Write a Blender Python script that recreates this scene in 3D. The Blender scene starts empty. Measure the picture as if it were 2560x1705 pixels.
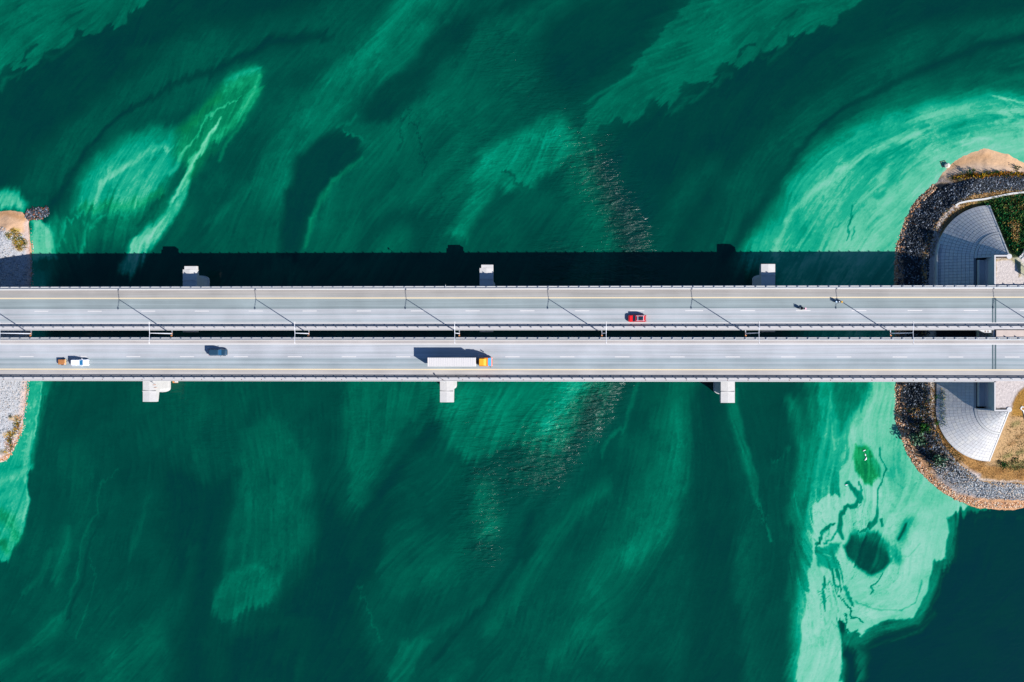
import bpy, bmesh, math, random
import numpy as np
from mathutils import Vector, Matrix

random.seed(7)
rng = np.random.default_rng(11)
SC = bpy.context.scene
COL = SC.collection

# ------------------------------------------------------------------ camera, sky, sun, exposure
FPX = 2145.0                       # focal length in pixels of the 2560 px wide photograph
CAMZ = 251.0                       # water is z = 0, road surface z = 15
TILT = math.radians(1.42)
DECK = 15.0
cam_d = bpy.data.cameras.new('camera')
cam = bpy.data.objects.new('camera', cam_d)
COL.objects.link(cam)
cam.location = (0, 0, CAMZ)
cam.rotation_euler = (0, TILT, 0)
cam_d.sensor_width = 36.0
cam_d.lens = FPX / 2560.0 * 36.0
cam_d.clip_start = 1.0
cam_d.clip_end = 6000.0
SC.camera = cam

SHX, SHY = -1.09, 0.705            # shadow travel per metre of height
elev = math.atan2(1.0, math.hypot(SHX, SHY))
world = bpy.data.worlds.new('World')
SC.world = world
world.use_nodes = True
wn = world.node_tree
wn.nodes.clear()
sky = wn.nodes.new('ShaderNodeTexSky')
sky.sky_type = 'NISHITA'
sky.sun_disc = False
sky.sun_elevation = elev
sky.sun_rotation = math.atan2(-SHX, -SHY)
sky.air_density = 1.0
sky.dust_density = 0.2
sky.ozone_density = 10.0
bg = wn.nodes.new('ShaderNodeBackground')
bg.inputs['Strength'].default_value = 0.078
wo = wn.nodes.new('ShaderNodeOutputWorld')
wn.links.new(sky.outputs[0], bg.inputs['Color'])
wn.links.new(bg.outputs[0], wo.inputs['Surface'])

sun_d = bpy.data.lights.new('sun', 'SUN')
sun_d.energy = 5.0
sun_d.angle = math.radians(0.5)
sun_d.color = (1.0, 0.965, 0.93)
sun = bpy.data.objects.new('sun', sun_d)
COL.objects.link(sun)
sun.rotation_euler = Vector((SHX, SHY, -1)).to_track_quat('-Z', 'Y').to_euler()
sun.location = (150, -100, 200)

SC.view_settings.view_transform = 'Standard'
SC.view_settings.look = 'None'
SC.view_settings.exposure = 0.93
SC.view_settings.gamma = 1.0
SC.view_settings.use_curve_mapping = False
KL = (1.96, 1.98, 2.22)             # what a white matt level surface returns at that exposure

# ------------------------------------------------------------------ helpers
ct, st = math.cos(TILT), math.sin(TILT)

def at(px, py, z=0.0):
    """photo pixel -> point on the level z"""
    a = (px - 1280.0) / FPX
    b = -(py - 852.5) / FPX
    h = CAMZ - z
    dx = ct * a - st
    dz = -(st * a + ct)
    t = h / -dz
    return Vector((dx * t, b * t, z))

def to_px(x, y, z=0.0):
    h = CAMZ - z
    dep = -x * st + h * ct
    return 1280.0 + FPX * (x * ct + h * st) / dep, 852.5 - FPX * y / dep

def s2l(c):
    return tuple(((v / 255.0) / 12.92) if v / 255.0 <= 0.04045 else (((v / 255.0) + 0.055) / 1.055) ** 2.4 for v in c)

def alb(c):
    """albedo of a level surface that photographs as sRGB colour c in full sun"""
    l = s2l(c)
    return tuple(min(0.85, l[i] / KL[i]) for i in range(3))

MATS = {}
def new_mat(name):
    m = bpy.data.materials.new(name)
    m.use_nodes = True
    nt = m.node_tree
    return m, nt, nt.nodes['Principled BSDF']

def nd(nt, typ, **kw):
    n = nt.nodes.new(typ)
    for k, v in kw.items():
        setattr(n, k, v)
    return n

def ramp(nt, stops, interp='LINEAR'):
    r = nt.nodes.new('ShaderNodeValToRGB')
    cr = r.color_ramp
    cr.interpolation = interp
    while len(cr.elements) > 1:
        cr.elements.remove(cr.elements[0])
    cr.elements[0].position = stops[0][0]
    cr.elements[0].color = (*stops[0][1][:3], 1)
    for p, c in stops[1:]:
        e = cr.elements.new(p)
        e.color = (*c[:3], 1)
    return r

def mat(name, col, rough=0.6, metal=0.0, var=0.08, scale=3.0, bump=0.0, spec=0.5, stretch=None, coat=0.0):
    """procedural paint / concrete / metal with a little uneven tone"""
    if name in MATS:
        return MATS[name]
    m, nt, b = new_mat(name)
    tc = nd(nt, 'ShaderNodeTexCoord')
    mp = nd(nt, 'ShaderNodeMapping')
    if stretch:
        mp.inputs['Scale'].default_value = stretch
    no = nd(nt, 'ShaderNodeTexNoise')
    no.inputs['Scale'].default_value = scale
    no.inputs['Detail'].default_value = 6
    no.inputs['Roughness'].default_value = 0.65
    nt.links.new(tc.outputs['Object'], mp.inputs['Vector'])
    nt.links.new(mp.outputs[0], no.inputs['Vector'])
    lo = tuple(max(0, c * (1 - var)) for c in col)
    hi = tuple(min(1, c * (1 + var)) for c in col)
    r = ramp(nt, [(0.3, lo), (0.7, hi)])
    nt.links.new(no.outputs['Fac'], r.inputs[0])
    nt.links.new(r.outputs[0], b.inputs['Base Color'])
    b.inputs['Roughness'].default_value = rough
    b.inputs['Metallic'].default_value = metal
    b.inputs['Specular IOR Level'].default_value = spec
    if coat:
        b.inputs['Coat Weight'].default_value = coat
        b.inputs['Coat Roughness'].default_value = 0.06
    if bump:
        bp = nd(nt, 'ShaderNodeBump')
        bp.inputs['Strength'].default_value = 0.6
        bp.inputs['Distance'].default_value = bump
        nt.links.new(no.outputs['Fac'], bp.inputs['Height'])
        nt.links.new(bp.outputs[0], b.inputs['Normal'])
    MATS[name] = m
    return m

def tag(o, label=None, cat=None, group=None, kind=None):
    if label: o['label'] = label
    if cat: o['category'] = cat
    if group: o['group'] = group
    if kind: o['kind'] = kind
    return o

def empty(name, loc=(0, 0, 0), rz=0.0):
    o = bpy.data.objects.new(name, None)
    COL.objects.link(o)
    o.location = loc
    o.rotation_euler = (0, 0, rz)
    o.empty_display_size = 0.3
    return o

def mesh_obj(name, verts, faces, m=None, parent=None, smooth=False):
    me = bpy.data.meshes.new(name)
    me.from_pydata([tuple(v) for v in verts], [], faces)
    me.update()
    if smooth:
        me.polygons.foreach_set('use_smooth', [True] * len(me.polygons))
    o = bpy.data.objects.new(name, me)
    COL.objects.link(o)
    if m: me.materials.append(m)
    if parent: o.parent = parent
    return o

def share(name, me, parent=None, loc=(0, 0, 0), rz=0.0, rot=None, scale=None):
    o = bpy.data.objects.new(name, me)
    COL.objects.link(o)
    if parent: o.parent = parent
    o.location = loc
    o.rotation_euler = rot if rot else (0, 0, rz)
    if scale: o.scale = scale
    return o

class MB:
    """collects simple solids, links them as one mesh object"""
    def __init__(s):
        s.v, s.f = [], []
    def add(s, verts, faces):
        n = len(s.v)
        s.v += [tuple(v) for v in verts]
        s.f += [tuple(i + n for i in f) for f in faces]
        return s
    def box(s, x0, x1, y0, y1, z0, z1, ch=0.0):
        if ch <= 0:
            v = [(x0, y0, z0), (x1, y0, z0), (x1, y1, z0), (x0, y1, z0), (x0, y0, z1), (x1, y0, z1), (x1, y1, z1), (x0, y1, z1)]
            f = [(0, 3, 2, 1), (4, 5, 6, 7), (0, 1, 5, 4), (1, 2, 6, 5), (2, 3, 7, 6), (3, 0, 4, 7)]
            return s.add(v, f)
        c = min(ch, (x1 - x0) / 2.2, (y1 - y0) / 2.2, (z1 - z0) / 1.2)
        ring = lambda e, z: [(x0 + e, y0 + e, z), (x1 - e, y0 + e, z), (x1 - e, y1 - e, z), (x0 + e, y1 - e, z)]
        return s.loft([ring(0, z0), ring(0, z1 - c), ring(c, z1)])
    def loft(s, rings, cap0=True, cap1=True):
        n = len(rings[0])
        v = [p for r in rings for p in r]
        f = []
        for k in range(len(rings) - 1):
            for i in range(n):
                j = (i + 1) % n
                f.append((k * n + i, k * n + j, (k + 1) * n + j, (k + 1) * n + i))
        if cap0: f.append(tuple(range(n - 1, -1, -1)))
        if cap1: f.append(tuple((len(rings) - 1) * n + i for i in range(n)))
        return s.add(v, f)
    def tube(s, p0, p1, r0, r1=None, n=8):
        r1 = r0 if r1 is None else r1
        p0, p1 = Vector(p0), Vector(p1)
        d = (p1 - p0).normalized()
        a = d.cross(Vector((0, 0, 1)))
        if a.length < 1e-4: a = Vector((1, 0, 0))
        a.normalize()
        b = d.cross(a)
        mk = lambda p, r: [tuple(p + (a * math.cos(t) + b * math.sin(t)) * r) for t in [2 * math.pi * i / n for i in range(n)]]
        return s.loft([mk(p0, r0), mk(p1, r1)])
    def ball(s, c, r, n=8, m=5, sc=(1, 1, 1)):
        rings = []
        for k in range(m + 1):
            ph = math.pi * (k + 0.02) / (m + 0.04) - math.pi / 2
            rings.append([(c[0] + r * sc[0] * math.cos(ph) * math.cos(2 * math.pi * i / n),
                           c[1] + r * sc[1] * math.cos(ph) * math.sin(2 * math.pi * i / n),
                           c[2] + r * sc[2] * math.sin(ph)) for i in range(n)])
        return s.loft(rings)
    def build(s, name, m=None, parent=None, smooth=False):
        return mesh_obj(name, s.v, s.f, m, parent, smooth)

# ------------------------------------------------------------------ noise fields
def vnoise(X, Y, sx, sy=None, seed=0):
    sy = sx if sy is None else sy
    r = np.random.default_rng(seed).random((256, 256)).astype(np.float32)
    u, v = X / sx + 1000.0, Y / sy + 1000.0
    iu, iv = np.floor(u).astype(np.int64), np.floor(v).astype(np.int64)
    fu, fv = (u - iu).astype(np.float32), (v - iv).astype(np.float32)
    fu = fu * fu * (3 - 2 * fu); fv = fv * fv * (3 - 2 * fv)
    a, b = iu & 255, (iu + 1) & 255
    c, d = iv & 255, (iv + 1) & 255
    return (r[c, a] * (1 - fu) + r[c, b] * fu) * (1 - fv) + (r[d, a] * (1 - fu) + r[d, b] * fu) * fv

def fbm(X, Y, s, oct=4, seed=0, gain=0.5):
    t = 0.0; a = 1.0; n = 0.0
    for k in range(oct):
        t = t + a * (vnoise(X, Y, s, seed=seed + 17 * k) - 0.5)
        n += a; a *= gain; s *= 0.5
    return t / n

def smst(x):
    x = np.clip(x, 0, 1)
    return x * x * (3 - 2 * x)

def seg_dist(x, y, pts, widths=None):
    """distance to a polyline; with widths returns distance / local width"""
    best = np.full(x.shape, 1e9, np.float32)
    for k in range(len(pts) - 1):
        ax, ay = pts[k][0], pts[k][1]
        bx, by = pts[k + 1][0], pts[k + 1][1]
        dx, dy = bx - ax, by - ay
        L = dx * dx + dy * dy + 1e-9
        t = np.clip(((x - ax) * dx + (y - ay) * dy) / L, 0, 1)
        d = np.hypot(x - ax - t * dx, y - ay - t * dy)
        if widths is not None:
            d = d / (widths[k] * (1 - t) + widths[k + 1] * t)
        best = np.minimum(best, d)
    return best

def poly_sd(x, y, pts):
    """signed distance, positive inside"""
    n = len(pts)
    inside = np.zeros(x.shape, bool)
    for i in range(n):
        ax, ay = pts[i][0], pts[i][1]
        bx, by = pts[(i + 1) % n][0], pts[(i + 1) % n][1]
        if ay == by: continue
        c = ((ay > y) != (by > y)) & (x < (bx - ax) * (y - ay) / (by - ay) + ax)
        inside ^= c
    d = seg_dist(x, y, list(pts) + [pts[0]])
    return np.where(inside, d, -d)

class Painter:
    def __init__(s, X, Y, base):
        s.X, s.Y = X.ravel(), Y.ravel()
        s.ch = {k: np.full(s.X.shape + ((len(v),) if hasattr(v, '__len__') else ()), v, np.float32) for k, v in base.items()}
    def _put(s, idx, al, vals):
        for k, v in vals.items():
            c = s.ch[k]
            if c.ndim == 2:
                c[idx] = c[idx] * (1 - al[:, None]) + np.array(v, np.float32)[None] * al[:, None]
            else:
                c[idx] = c[idx] * (1 - al) + v * al
    def poly(s, pts, soft=4, a=1.0, **vals):
        xs, ys = [p[0] for p in pts], [p[1] for p in pts]
        idx = np.nonzero((s.X > min(xs) - soft) & (s.X < max(xs) + soft) & (s.Y > min(ys) - soft) & (s.Y < max(ys) + soft))[0]
        if not len(idx): return
        sd = poly_sd(s.X[idx], s.Y[idx], pts)
        s._put(idx, (a * smst((sd + soft) / (2 * soft))).astype(np.float32), vals)
    def line(s, pts, w=10, hard=0.0, a=1.0, **vals):
        """soft stroke; hard = share of the width that is fully covered"""
        ws = [p[2] if len(p) > 2 else w for p in pts]
        mw = max(ws)
        xs, ys = [p[0] for p in pts], [p[1] for p in pts]
        idx = np.nonzero((s.X > min(xs) - mw) & (s.X < max(xs) + mw) & (s.Y > min(ys) - mw) & (s.Y < max(ys) + mw))[0]
        if not len(idx): return
        d = seg_dist(s.X[idx], s.Y[idx], pts, ws)
        s._put(idx, (a * smst((1 - d) / (1 - hard + 1e-6))).astype(np.float32), vals)

def fattr(me, name, arr):
    a = me.attributes.new(name, 'FLOAT', 'POINT')
    a.data.foreach_set('value', np.ascontiguousarray(arr, np.float32).ravel())

def cattr(me, name, rgb):
    a = me.attributes.new(name, 'FLOAT_COLOR', 'POINT')
    c = np.ones((len(rgb), 4), np.float32)
    c[:, :3] = rgb
    a.data.foreach_set('color', c.ravel())

def grid_mesh(name, xs, ys, Z, smooth=True):
    nx, ny = len(xs), len(ys)
    me = bpy.data.meshes.new(name)
    V = np.empty((ny, nx, 3), np.float32)
    V[..., 0] = xs[None, :]; V[..., 1] = ys[:, None]; V[..., 2] = Z
    me.vertices.add(nx * ny)
    me.vertices.foreach_set('co', V.ravel())
    i = np.arange((ny - 1) * (nx - 1))
    r, c = i // (nx - 1), i % (nx - 1)
    a = r * nx + c
    F = np.stack([a, a + 1, a + nx + 1, a + nx], 1).astype(np.int32)
    me.loops.add(F.size)
    me.loops.foreach_set('vertex_index', F.ravel())
    me.polygons.add(len(F))
    me.polygons.foreach_set('loop_start', (np.arange(len(F)) * 4).astype(np.int32))
    me.polygons.foreach_set('loop_total', np.full(len(F), 4, np.int32))
    me.polygons.foreach_set('use_smooth', np.full(len(F), smooth, bool))
    me.update()
    return me
# ------------------------------------------------------------------ water
pL, pR = at(-60, 852, 0).x, at(2620, 852, 0).x
yT, yB = at(1280, -45, 0).y, at(1280, 1750, 0).y
NX, NY = 1110, 742
gx = np.concatenate([[-3000, -900, -400, -260, pL - 24], np.linspace(pL, pR, NX), [pR + 24, 260, 400, 900, 3000]]).astype(np.float32)
gy = np.concatenate([[-3000, -900, -300, -190, yB - 24], np.linspace(yB, yT, NY), [yT + 24, 190, 300, 900, 3000]]).astype(np.float32)
GX, GY = np.meshgrid(gx, gy)
WX, WY = to_px(GX.astype(np.float64), GY.astype(np.float64), 0.0)
WX = np.clip(WX, -400, 2960).astype(np.float32); WY = np.clip(WY, -400, 2100).astype(np.float32)

# direction in which the algae is drawn out: (px, py, angle in degrees, counter-clockwise from +x)
FLOW = [(100, 60, 35), (300, 250, 50), (250, 450, 50), (560, 280, 58), (450, 500, 62), (650, 500, 58), (700, 150, 50),
        (950, 120, 48), (900, 450, 55), (1100, 350, 45), (1250, 500, 60), (1300, 120, 42), (1500, 300, 38), (1600, 520, 62),
        (1750, 120, 32), (1850, 400, 55), (1900, 560, 60), (2050, 450, 50), (2200, 330, 32), (2400, 260, 12), (2540, 240, -8),
        (2200, 520, 48), (2150, 620, 80), (2350, 120, 22), (2100, 200, 35), (90, 600, 88), (100, 1050, 82), (40, 1300, 60),
        (200, 1250, 70), (150, 1500, 62), (60, 1640, 35), (350, 1400, 72), (420, 1100, 85), (650, 1150, 88), (620, 1480, 75),
        (800, 1650, 70), (900, 1100, 80), (1000, 1200, 50), (1100, 1500, 45), (1250, 1400, 58), (1400, 1300, 60),
        (1450, 1600, 62), (1600, 1100, 65), (1680, 1300, 72), (1780, 1250, 88), (1860, 1150, -70), (1900, 1500, 85),
        (2000, 1100, 82), (2030, 1600, 88), (2000, 1350, 86), (2150, 1000, 80), (2230, 1150, 105), (2300, 1300, 70), (2320, 1450, 68),
        (2200, 1530, 10), (2400, 1600, 40), (2050, 1380, 100), (2250, 620, 60), (640, 640, 70), (1200, 650, 75), (1500, 700, 70)]
cu = np.zeros(WX.shape, np.float32); cv = np.zeros(WX.shape, np.float32)
for (fx, fy, ang) in FLOW:
    w = 1.0 / (((WX - fx) ** 2 + (WY - fy) ** 2) / 1e4 + 0.5) ** 2
    cu += w * math.cos(2 * math.radians(ang)); cv += w * math.sin(2 * math.radians(ang))
TH = 0.5 * np.arctan2(cv, cu)
swirl = np.exp(-(((WX - 2130) / 170) ** 2 + ((WY - 1380) / 210) ** 2))
TH = TH + 1.3 * fbm(WX, WY, 170, 4, 5) + (1.8 * swirl) * fbm(WX, WY, 60, 3, 9)
FU, FV = np.cos(TH), -np.sin(TH)                 # in photo axes (y down)

def lic(noise, L, step=1.0):
    """smear a noise along the flow"""
    ny, nx = noise.shape
    J, I = np.meshgrid(np.arange(nx, dtype=np.float32), np.arange(ny, dtype=np.float32))
    acc = noise.copy(); wt = 1.0
    for sgn in (1, -1):
        x, y = J.copy(), I.copy()
        for k in range(L):
            xi = np.clip(x, 0, nx - 1).astype(np.int32); yi = np.clip(y, 0, ny - 1).astype(np.int32)
            x += sgn * step * FU[yi, xi]; y -= sgn * step * FV[yi, xi]
            xi = np.clip(x, 0, nx - 1).astype(np.int32); yi = np.clip(y, 0, ny - 1).astype(np.int32)
            acc += noise[yi, xi]; wt += 1.0
    acc /= wt
    return (acc - acc.mean()) / (acc.std() + 1e-6)

n1 = rng.random(WX.shape, dtype=np.float32)
n2 = vnoise(WX, WY, 6, seed=3).astype(np.float32)
n3 = vnoise(WX, WY, 16, seed=4).astype(np.float32)
L1, L2, L3 = lic(n1, 14), lic(n2, 26, 1.3), lic(n3, 40, 1.8)

# the painted field is read through a drawn-out, folded copy of the plan
sw2 = np.exp(-(((WX - 2190) / 200) ** 2 + ((WY - 1320) / 300) ** 2))
rt = np.exp(-(((WX - 2330) / 330) ** 2 + ((WY - 470) / 230) ** 2))
cal = 1.0 - 0.5 * np.minimum(1, sw2 * 1.3)
lw = 1.0 - 0.7 * np.minimum(1, sw2 * 1.3) - 0.6 * rt * (1 - sw2)
QX = WX + cal * (16 * fbm(WX, WY, 150, 3, 21) + 15 * fbm(WX, WY, 38, 4, 22, .6)) + lw * FU * (5.0 * L2 + 2.5 * L3 + 1.2 * L1)
QY = WY + cal * (16 * fbm(WX, WY, 150, 3, 31) + 15 * fbm(WX, WY, 38, 4, 32, .6)) + lw * FV * (5.0 * L2 + 2.5 * L3 + 1.2 * L1)
P = Painter(QX, QY, {'D': 0.2, 'G': 0.0})
OFF = -1786.0

def both(fn, pts, offy=0, **kw):
    fn(pts, **kw)
    fn([(p[0] + OFF, p[1] + offy) + tuple(p[2:]) for p in pts], **kw)

# --- upper half
P.poly([(1850, 600), (2700, 600), (2700, 1000), (2080, 1000), (1980, 800)], soft=50, D=.7)
P.poly([(-60, 560), (150, 560), (120, 760), (110, 980), (-60, 980)], soft=25, D=.68)
P.line([(720, 640), (840, 480), (980, 330), (1200, 260)], w=170, a=.8, D=.30)
P.line([(900, 640), (1050, 480), (1250, 380)], w=130, a=.8, D=.30)
P.line([(690, 470), (740, 350), (820, 260), (900, 180), (990, 90), (1080, -20)], w=95, a=.95, D=.385)
P.line([(830, 200), (960, 90), (1040, -10)], w=40, a=.7, D=.44)
P.line([(1150, -20), (1050, 60), (1010, 130), (980, 180)], w=45, a=.8, D=.37)
P.line([(560, 10), (700, 40), (800, 10)], w=90, a=.6, D=.15)
P.poly([(1380, 20), (1640, -30), (1720, -30), (1600, 110), (1520, 190), (1440, 250), (1370, 230), (1330, 130)], soft=40, D=.11)
P.poly([(939, 229), (971, 200), (1045, 163), (1065, 102), (1110, 61), (1208, 24), (1298, -20), (1363, -20), (1310, 24), (1241, 53),
        (1184, 90), (1110, 151), (1086, 196), (1045, 245), (996, 278), (980, 302), (918, 302), (910, 269)], soft=15, D=.125)
P.line([(1090, 260), (1180, 160), (1220, 60), (1300, 50), (1400, 0)], w=60, a=.55, D=.30)
P.line([(1040, 620), (1100, 470), (1200, 370), (1280, 300)], w=34, a=.6, D=.20)
P.line([(900, 640), (930, 580), (1000, 540), (1080, 560), (1050, 640)], w=50, a=.8, D=.14)
P.poly([(745, 395), (800, 350), (837, 330), (861, 324), (900, 351), (898, 388), (833, 449), (800, 500), (770, 560), (750, 640),
        (700, 640), (700, 590), (715, 480), (735, 450)], soft=14, D=.10)
P.line([(905, 392, 8), (833, 452, 12), (808, 496, 14), (782, 545, 12), (768, 610, 9)], a=.8, D=.41, G=.25)
P.line([(840, 320), (880, 300), (895, 280)], w=7, a=.7, D=.40)
P.line([(862, 322), (885, 335), (905, 345)], w=6, a=.7, D=.42)
P.poly([(1190, 440), (1215, 385), (1300, 335), (1370, 285), (1400, 275), (1440, 330), (1445, 385), (1400, 420), (1345, 450), (1330, 470),
        (1290, 475), (1245, 470), (1205, 540), (1170, 600), (1120, 590), (1170, 510)], soft=14, a=.85, D=.43)
P.line([(1250, 400), (1320, 350), (1400, 330), (1430, 380)], w=55, a=.7, D=.53)  # glint off the ripples, painted in as a lighter algae tone
P.line([(1265, 425), (1285, 440), (1300, 470), (1330, 478), (1370, 450), (1400, 430), (1425, 395)], w=6, hard=.3, a=.8, D=.22)
P.line([(1240, 620), (1330, 520), (1430, 480)], w=60, a=.7, D=.24)
P.line([(1480, 700), (1500, 560), (1460, 440)], w=90, a=.7, D=.37)
P.line([(1560, 640), (1520, 500), (1440, 400), (1420, 300)], w=34, a=.45, D=.38)
for k, (x, y) in enumerate([(1010, 270), (1030, 300), (1045, 330), (1052, 380), (1054, 430)]):
    pass
P.line([(1018, 270), (1038, 300), (1048, 340), (1056, 400), (1052, 440)], w=2.6, hard=.4, a=.8, D=.15)
P.line([(1002, 285), (1008, 320), (1010, 345), (990, 370)], w=2.6, hard=.4, a=.8, D=.17)
TOPBAND = [(1760, -30), (2200, -30), (2120, 25), (2100, 35), (2095, 60), (2077, 72), (2049, 62), (2032, 85), (2007, 88), (1982, 75),
           (1970, 100), (1945, 122), (1925, 125), (1895, 130), (1880, 160), (1850, 170), (1830, 168), (1820, 155), (1805, 152), (1790, 170),
           (1780, 200), (1770, 215), (1750, 205), (1735, 210), (1710, 200), (1690, 235), (1665, 270), (1640, 250), (1620, 250), (1600, 290),
           (1570, 310), (1545, 295), (1500, 320), (1480, 350), (1490, 400), (1470, 380), (1450, 330), (1480, 270), (1560, 190), (1650, 80)]
DARKBAND = [(1480, 400), (1560, 310), (1680, 250), (1850, 150), (2000, 70), (2110, 30), (2190, -40), (2600, -40), (2600, 30), (2300, 60),
            (2150, 150), (2000, 260), (1850, 400), (1780, 520), (1720, 640), (1560, 640), (1500, 480)]
both(P.poly, DARKBAND, soft=32, D=.105)
both(P.poly, TOPBAND, soft=4, D=.335)
both(P.line, [(1560, 260), (1660, 200), (1800, 110)], w=45, a=.5, D=.38)
both(P.line, [(1670, 120), (1730, 70), (1800, 5)], w=6, a=.6, D=.42)
both(P.line, [(1470, 255), (1560, 200), (1600, 165), (1660, 115), (1720, 75)], w=7, hard=.2, a=.5, D=.42)
both(P.line, [(1660, 30), (1700, 10), (1720, -5)], w=6, a=.7, D=.16)
both(P.line, [(1845, 150), (1858, 125), (1890, 108)], w=5, hard=.3, a=.9, D=.17)
both(P.line, [(1942, 62), (1960, 42), (1985, 26)], w=6, a=.7, D=.2)
both(P.line, [(1665, 285), (1695, 262), (1710, 245), (1740, 250), (1760, 225)], w=13, a=.8, D=.26)
both(P.line, [(1785, 222), (1800, 190), (1830, 185)], w=13, a=.8, D=.27)
both(P.line, [(1900, 140), (1925, 150), (1990, 95)], w=10, a=.8, D=.2)
both(P.line, [(2600, 40), (2500, 70), (2300, 130), (2150, 220), (2000, 330), (1900, 440), (1820, 560)], w=62, a=.75, D=.225)
both(P.line, [(2100, 130), (2200, 120)], w=26, a=.5, D=.2)
P.line([(1640, 640), (1690, 520), (1780, 420)], w=60, a=.7, D=.22)
P.line([(1570, 640), (1600, 560)], w=30, a=.5, D=.1)
both(P.line, [(2600, 85, 26), (2450, 110, 24), (2350, 160, 20), (2250, 200, 18), (2180, 240, 14), (2110, 270, 10), (2046, 322, 10),
              (2000, 380, 12), (1970, 430, 16), (1930, 500, 24), (1870, 570, 30), (1820, 640, 34)], a=.9, D=.085)
both(P.line, [(2600, 130), (2450, 170), (2300, 215), (2180, 275), (2100, 330), (2020, 430)], w=44, a=.8, D=.25)
# bright sheet round the right-hand head
P.poly([(1850, 660), (1885, 600), (1935, 530), (1975, 455), (2030, 385), (2100, 335), (2190, 290), (2300, 260), (2400, 235), (2480, 225),
        (2600, 235), (2600, 660)], soft=42, D=.66)
P.line([(2600, 200), (2450, 190), (2350, 215), (2250, 250)], w=24, a=.6, D=.35)
P.poly([(1990, 660), (2070, 570), (2170, 490), (2260, 430), (2330, 370), (2440, 330), (2600, 320), (2600, 660)], soft=34, D=.79)
P.line([(2600, 300), (2480, 275), (2380, 275), (2290, 290)], w=32, a=.7, D=.78)
P.line([(2020, 620), (2040, 540), (2100, 460), (2190, 400), (2280, 360), (2390, 318), (2440, 308)], w=24, a=.75, D=.64)
P.line([(2350, 325), (2375, 316), (2405, 310)], w=12, a=.7, D=.5)
P.line([(1935, 640), (1975, 550), (2035, 475), (2120, 410), (2175, 380), (2240, 350), (2300, 330)], w=15, a=.85, D=.84)
P.line([(2190, 492, 14), (2225, 465, 16), (2262, 415, 14), (2330, 345, 10)], a=.75, D=.6)
P.line([(2205, 445), (2225, 412)], w=20, a=.8, D=.82)
P.line([(2040, 620), (2060, 570), (2120, 530)], w=26, a=.55, D=.67)
P.line([(2135, 515, 3), (2130, 545, 3), (2118, 570, 4), (2115, 600, 3)], hard=.3, a=.85, D=.48)
P.line([(2128, 600), (2133, 575)], w=4, a=.7, D=.5)
P.line([(2070, 580), (2090, 570), (2100, 560)], w=3, a=.7, D=.55)
P.line([(2490, 240), (2530, 252), (2600, 280)], w=7, a=.7, D=.9)
P.line([(2500, 262), (2560, 300), (2600, 310)], w=8, a=.6, D=.58)
P.line([(2420, 330), (2405, 352), (2398, 385)], w=4, a=.6, D=.9)
P.line([(2480, 352), (2440, 345), (2410, 362)], w=4, a=.6, D=.92)
# plume on the left
P.line([(110, 640), (200, 580), (320, 530), (420, 520)], w=90, a=.85, D=.385, G=.15)
P.poly([(185, 520), (205, 455), (248, 400), (300, 352), (370, 322), (440, 318), (452, 350), (442, 405), (425, 445), (400, 485),
        (370, 505), (300, 530), (240, 535)], soft=26, D=.6)
P.line([(262, 392), (330, 345), (430, 330)], w=30, a=.5, D=.5)
P.line([(236, 505, 8), (255, 460, 14), (300, 422, 15), (340, 397, 14), (388, 366, 16), (432, 362, 10)], a=.85, D=.8)
P.line([(300, 480), (360, 465), (420, 430)], w=26, a=.6, D=.66)
P.line([(210, 520), (300, 515), (400, 490)], w=24, a=.7, D=.5, G=.6)
for x in range(200, 370, 34):
    P.line([(x + 8, 488), (x, 512)], w=3, a=.7, D=.75)
P.poly([(658, 176), (645, 240), (615, 300), (575, 342), (535, 362), (515, 395), (485, 445), (455, 475), (462, 420), (440, 385), (450, 315),
        (500, 278), (540, 216), (590, 178), (622, 166)], soft=20, a=.9, D=.47, G=.5)
P.line([(455, 320), (500, 285), (540, 240)], w=20, a=.6, D=.40, G=.9)
P.line([(560, 205), (600, 180), (645, 170)], w=15, a=.8, D=.62, G=.1)
P.line([(650, 185, 8), (625, 250, 14), (585, 310, 16), (545, 345, 14)], a=.75, D=.6, G=.5)
P.line([(558, 218), (600, 205)], w=20, a=.6, D=.56, G=.5)
P.line([(655, 190), (640, 240), (600, 322), (562, 362), (545, 402)], w=7, a=.5, D=.56, G=.5)
P.line([(600, 240, 4), (555, 262, 4), (520, 292, 4), (490, 340, 4), (452, 388, 8), (436, 420, 10), (420, 441, 7)], hard=.1, a=.7, D=.76)
P.line([(555, 290, 5), (530, 330, 9), (505, 375, 12), (478, 400, 14), (470, 440, 14), (450, 485, 21), (425, 532, 24), (395, 575, 27),
        (352, 618, 34), (325, 660, 34)], hard=.3, a=.92, D=.78)
P.line([(548, 300, 3), (515, 350, 4), (462, 440, 4), (405, 550, 5), (345, 640, 6)], hard=.2, a=.6, D=.92)
P.line([(460, 470, 3), (432, 505, 5), (385, 570, 6)], a=.45, D=.5)
P.line([(345, 565), (385, 525), (412, 490)], w=9, a=.7, D=.16)
P.line([(325, 640, 6), (345, 590, 6)], a=.6, D=.9)
P.line([(480, 440), (500, 400), (545, 370)], w=16, a=.5, D=.33, G=.6)
P.line([(545, 600), (600, 520), (680, 440)], w=60, a=.5, D=.3)
P.line([(520, 560), (560, 520), (640, 460), (660, 400)], w=22, a=.5, D=.36)
P.poly([(78, 540), (110, 558), (130, 585), (141, 645), (60, 645)], soft=8, D=.76)
P.line([(150, 600), (160, 560), (215, 530), (210, 560)], w=8, a=.7, D=.58)
P.line([(195, 640), (215, 575), (260, 545)], w=10, a=.7, D=.57)
P.line([(190, 640), (200, 560), (230, 520)], w=7, a=.7, D=.3)
P.line([(255, 600), (290, 570)], w=9, a=.6, D=.32)
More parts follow.
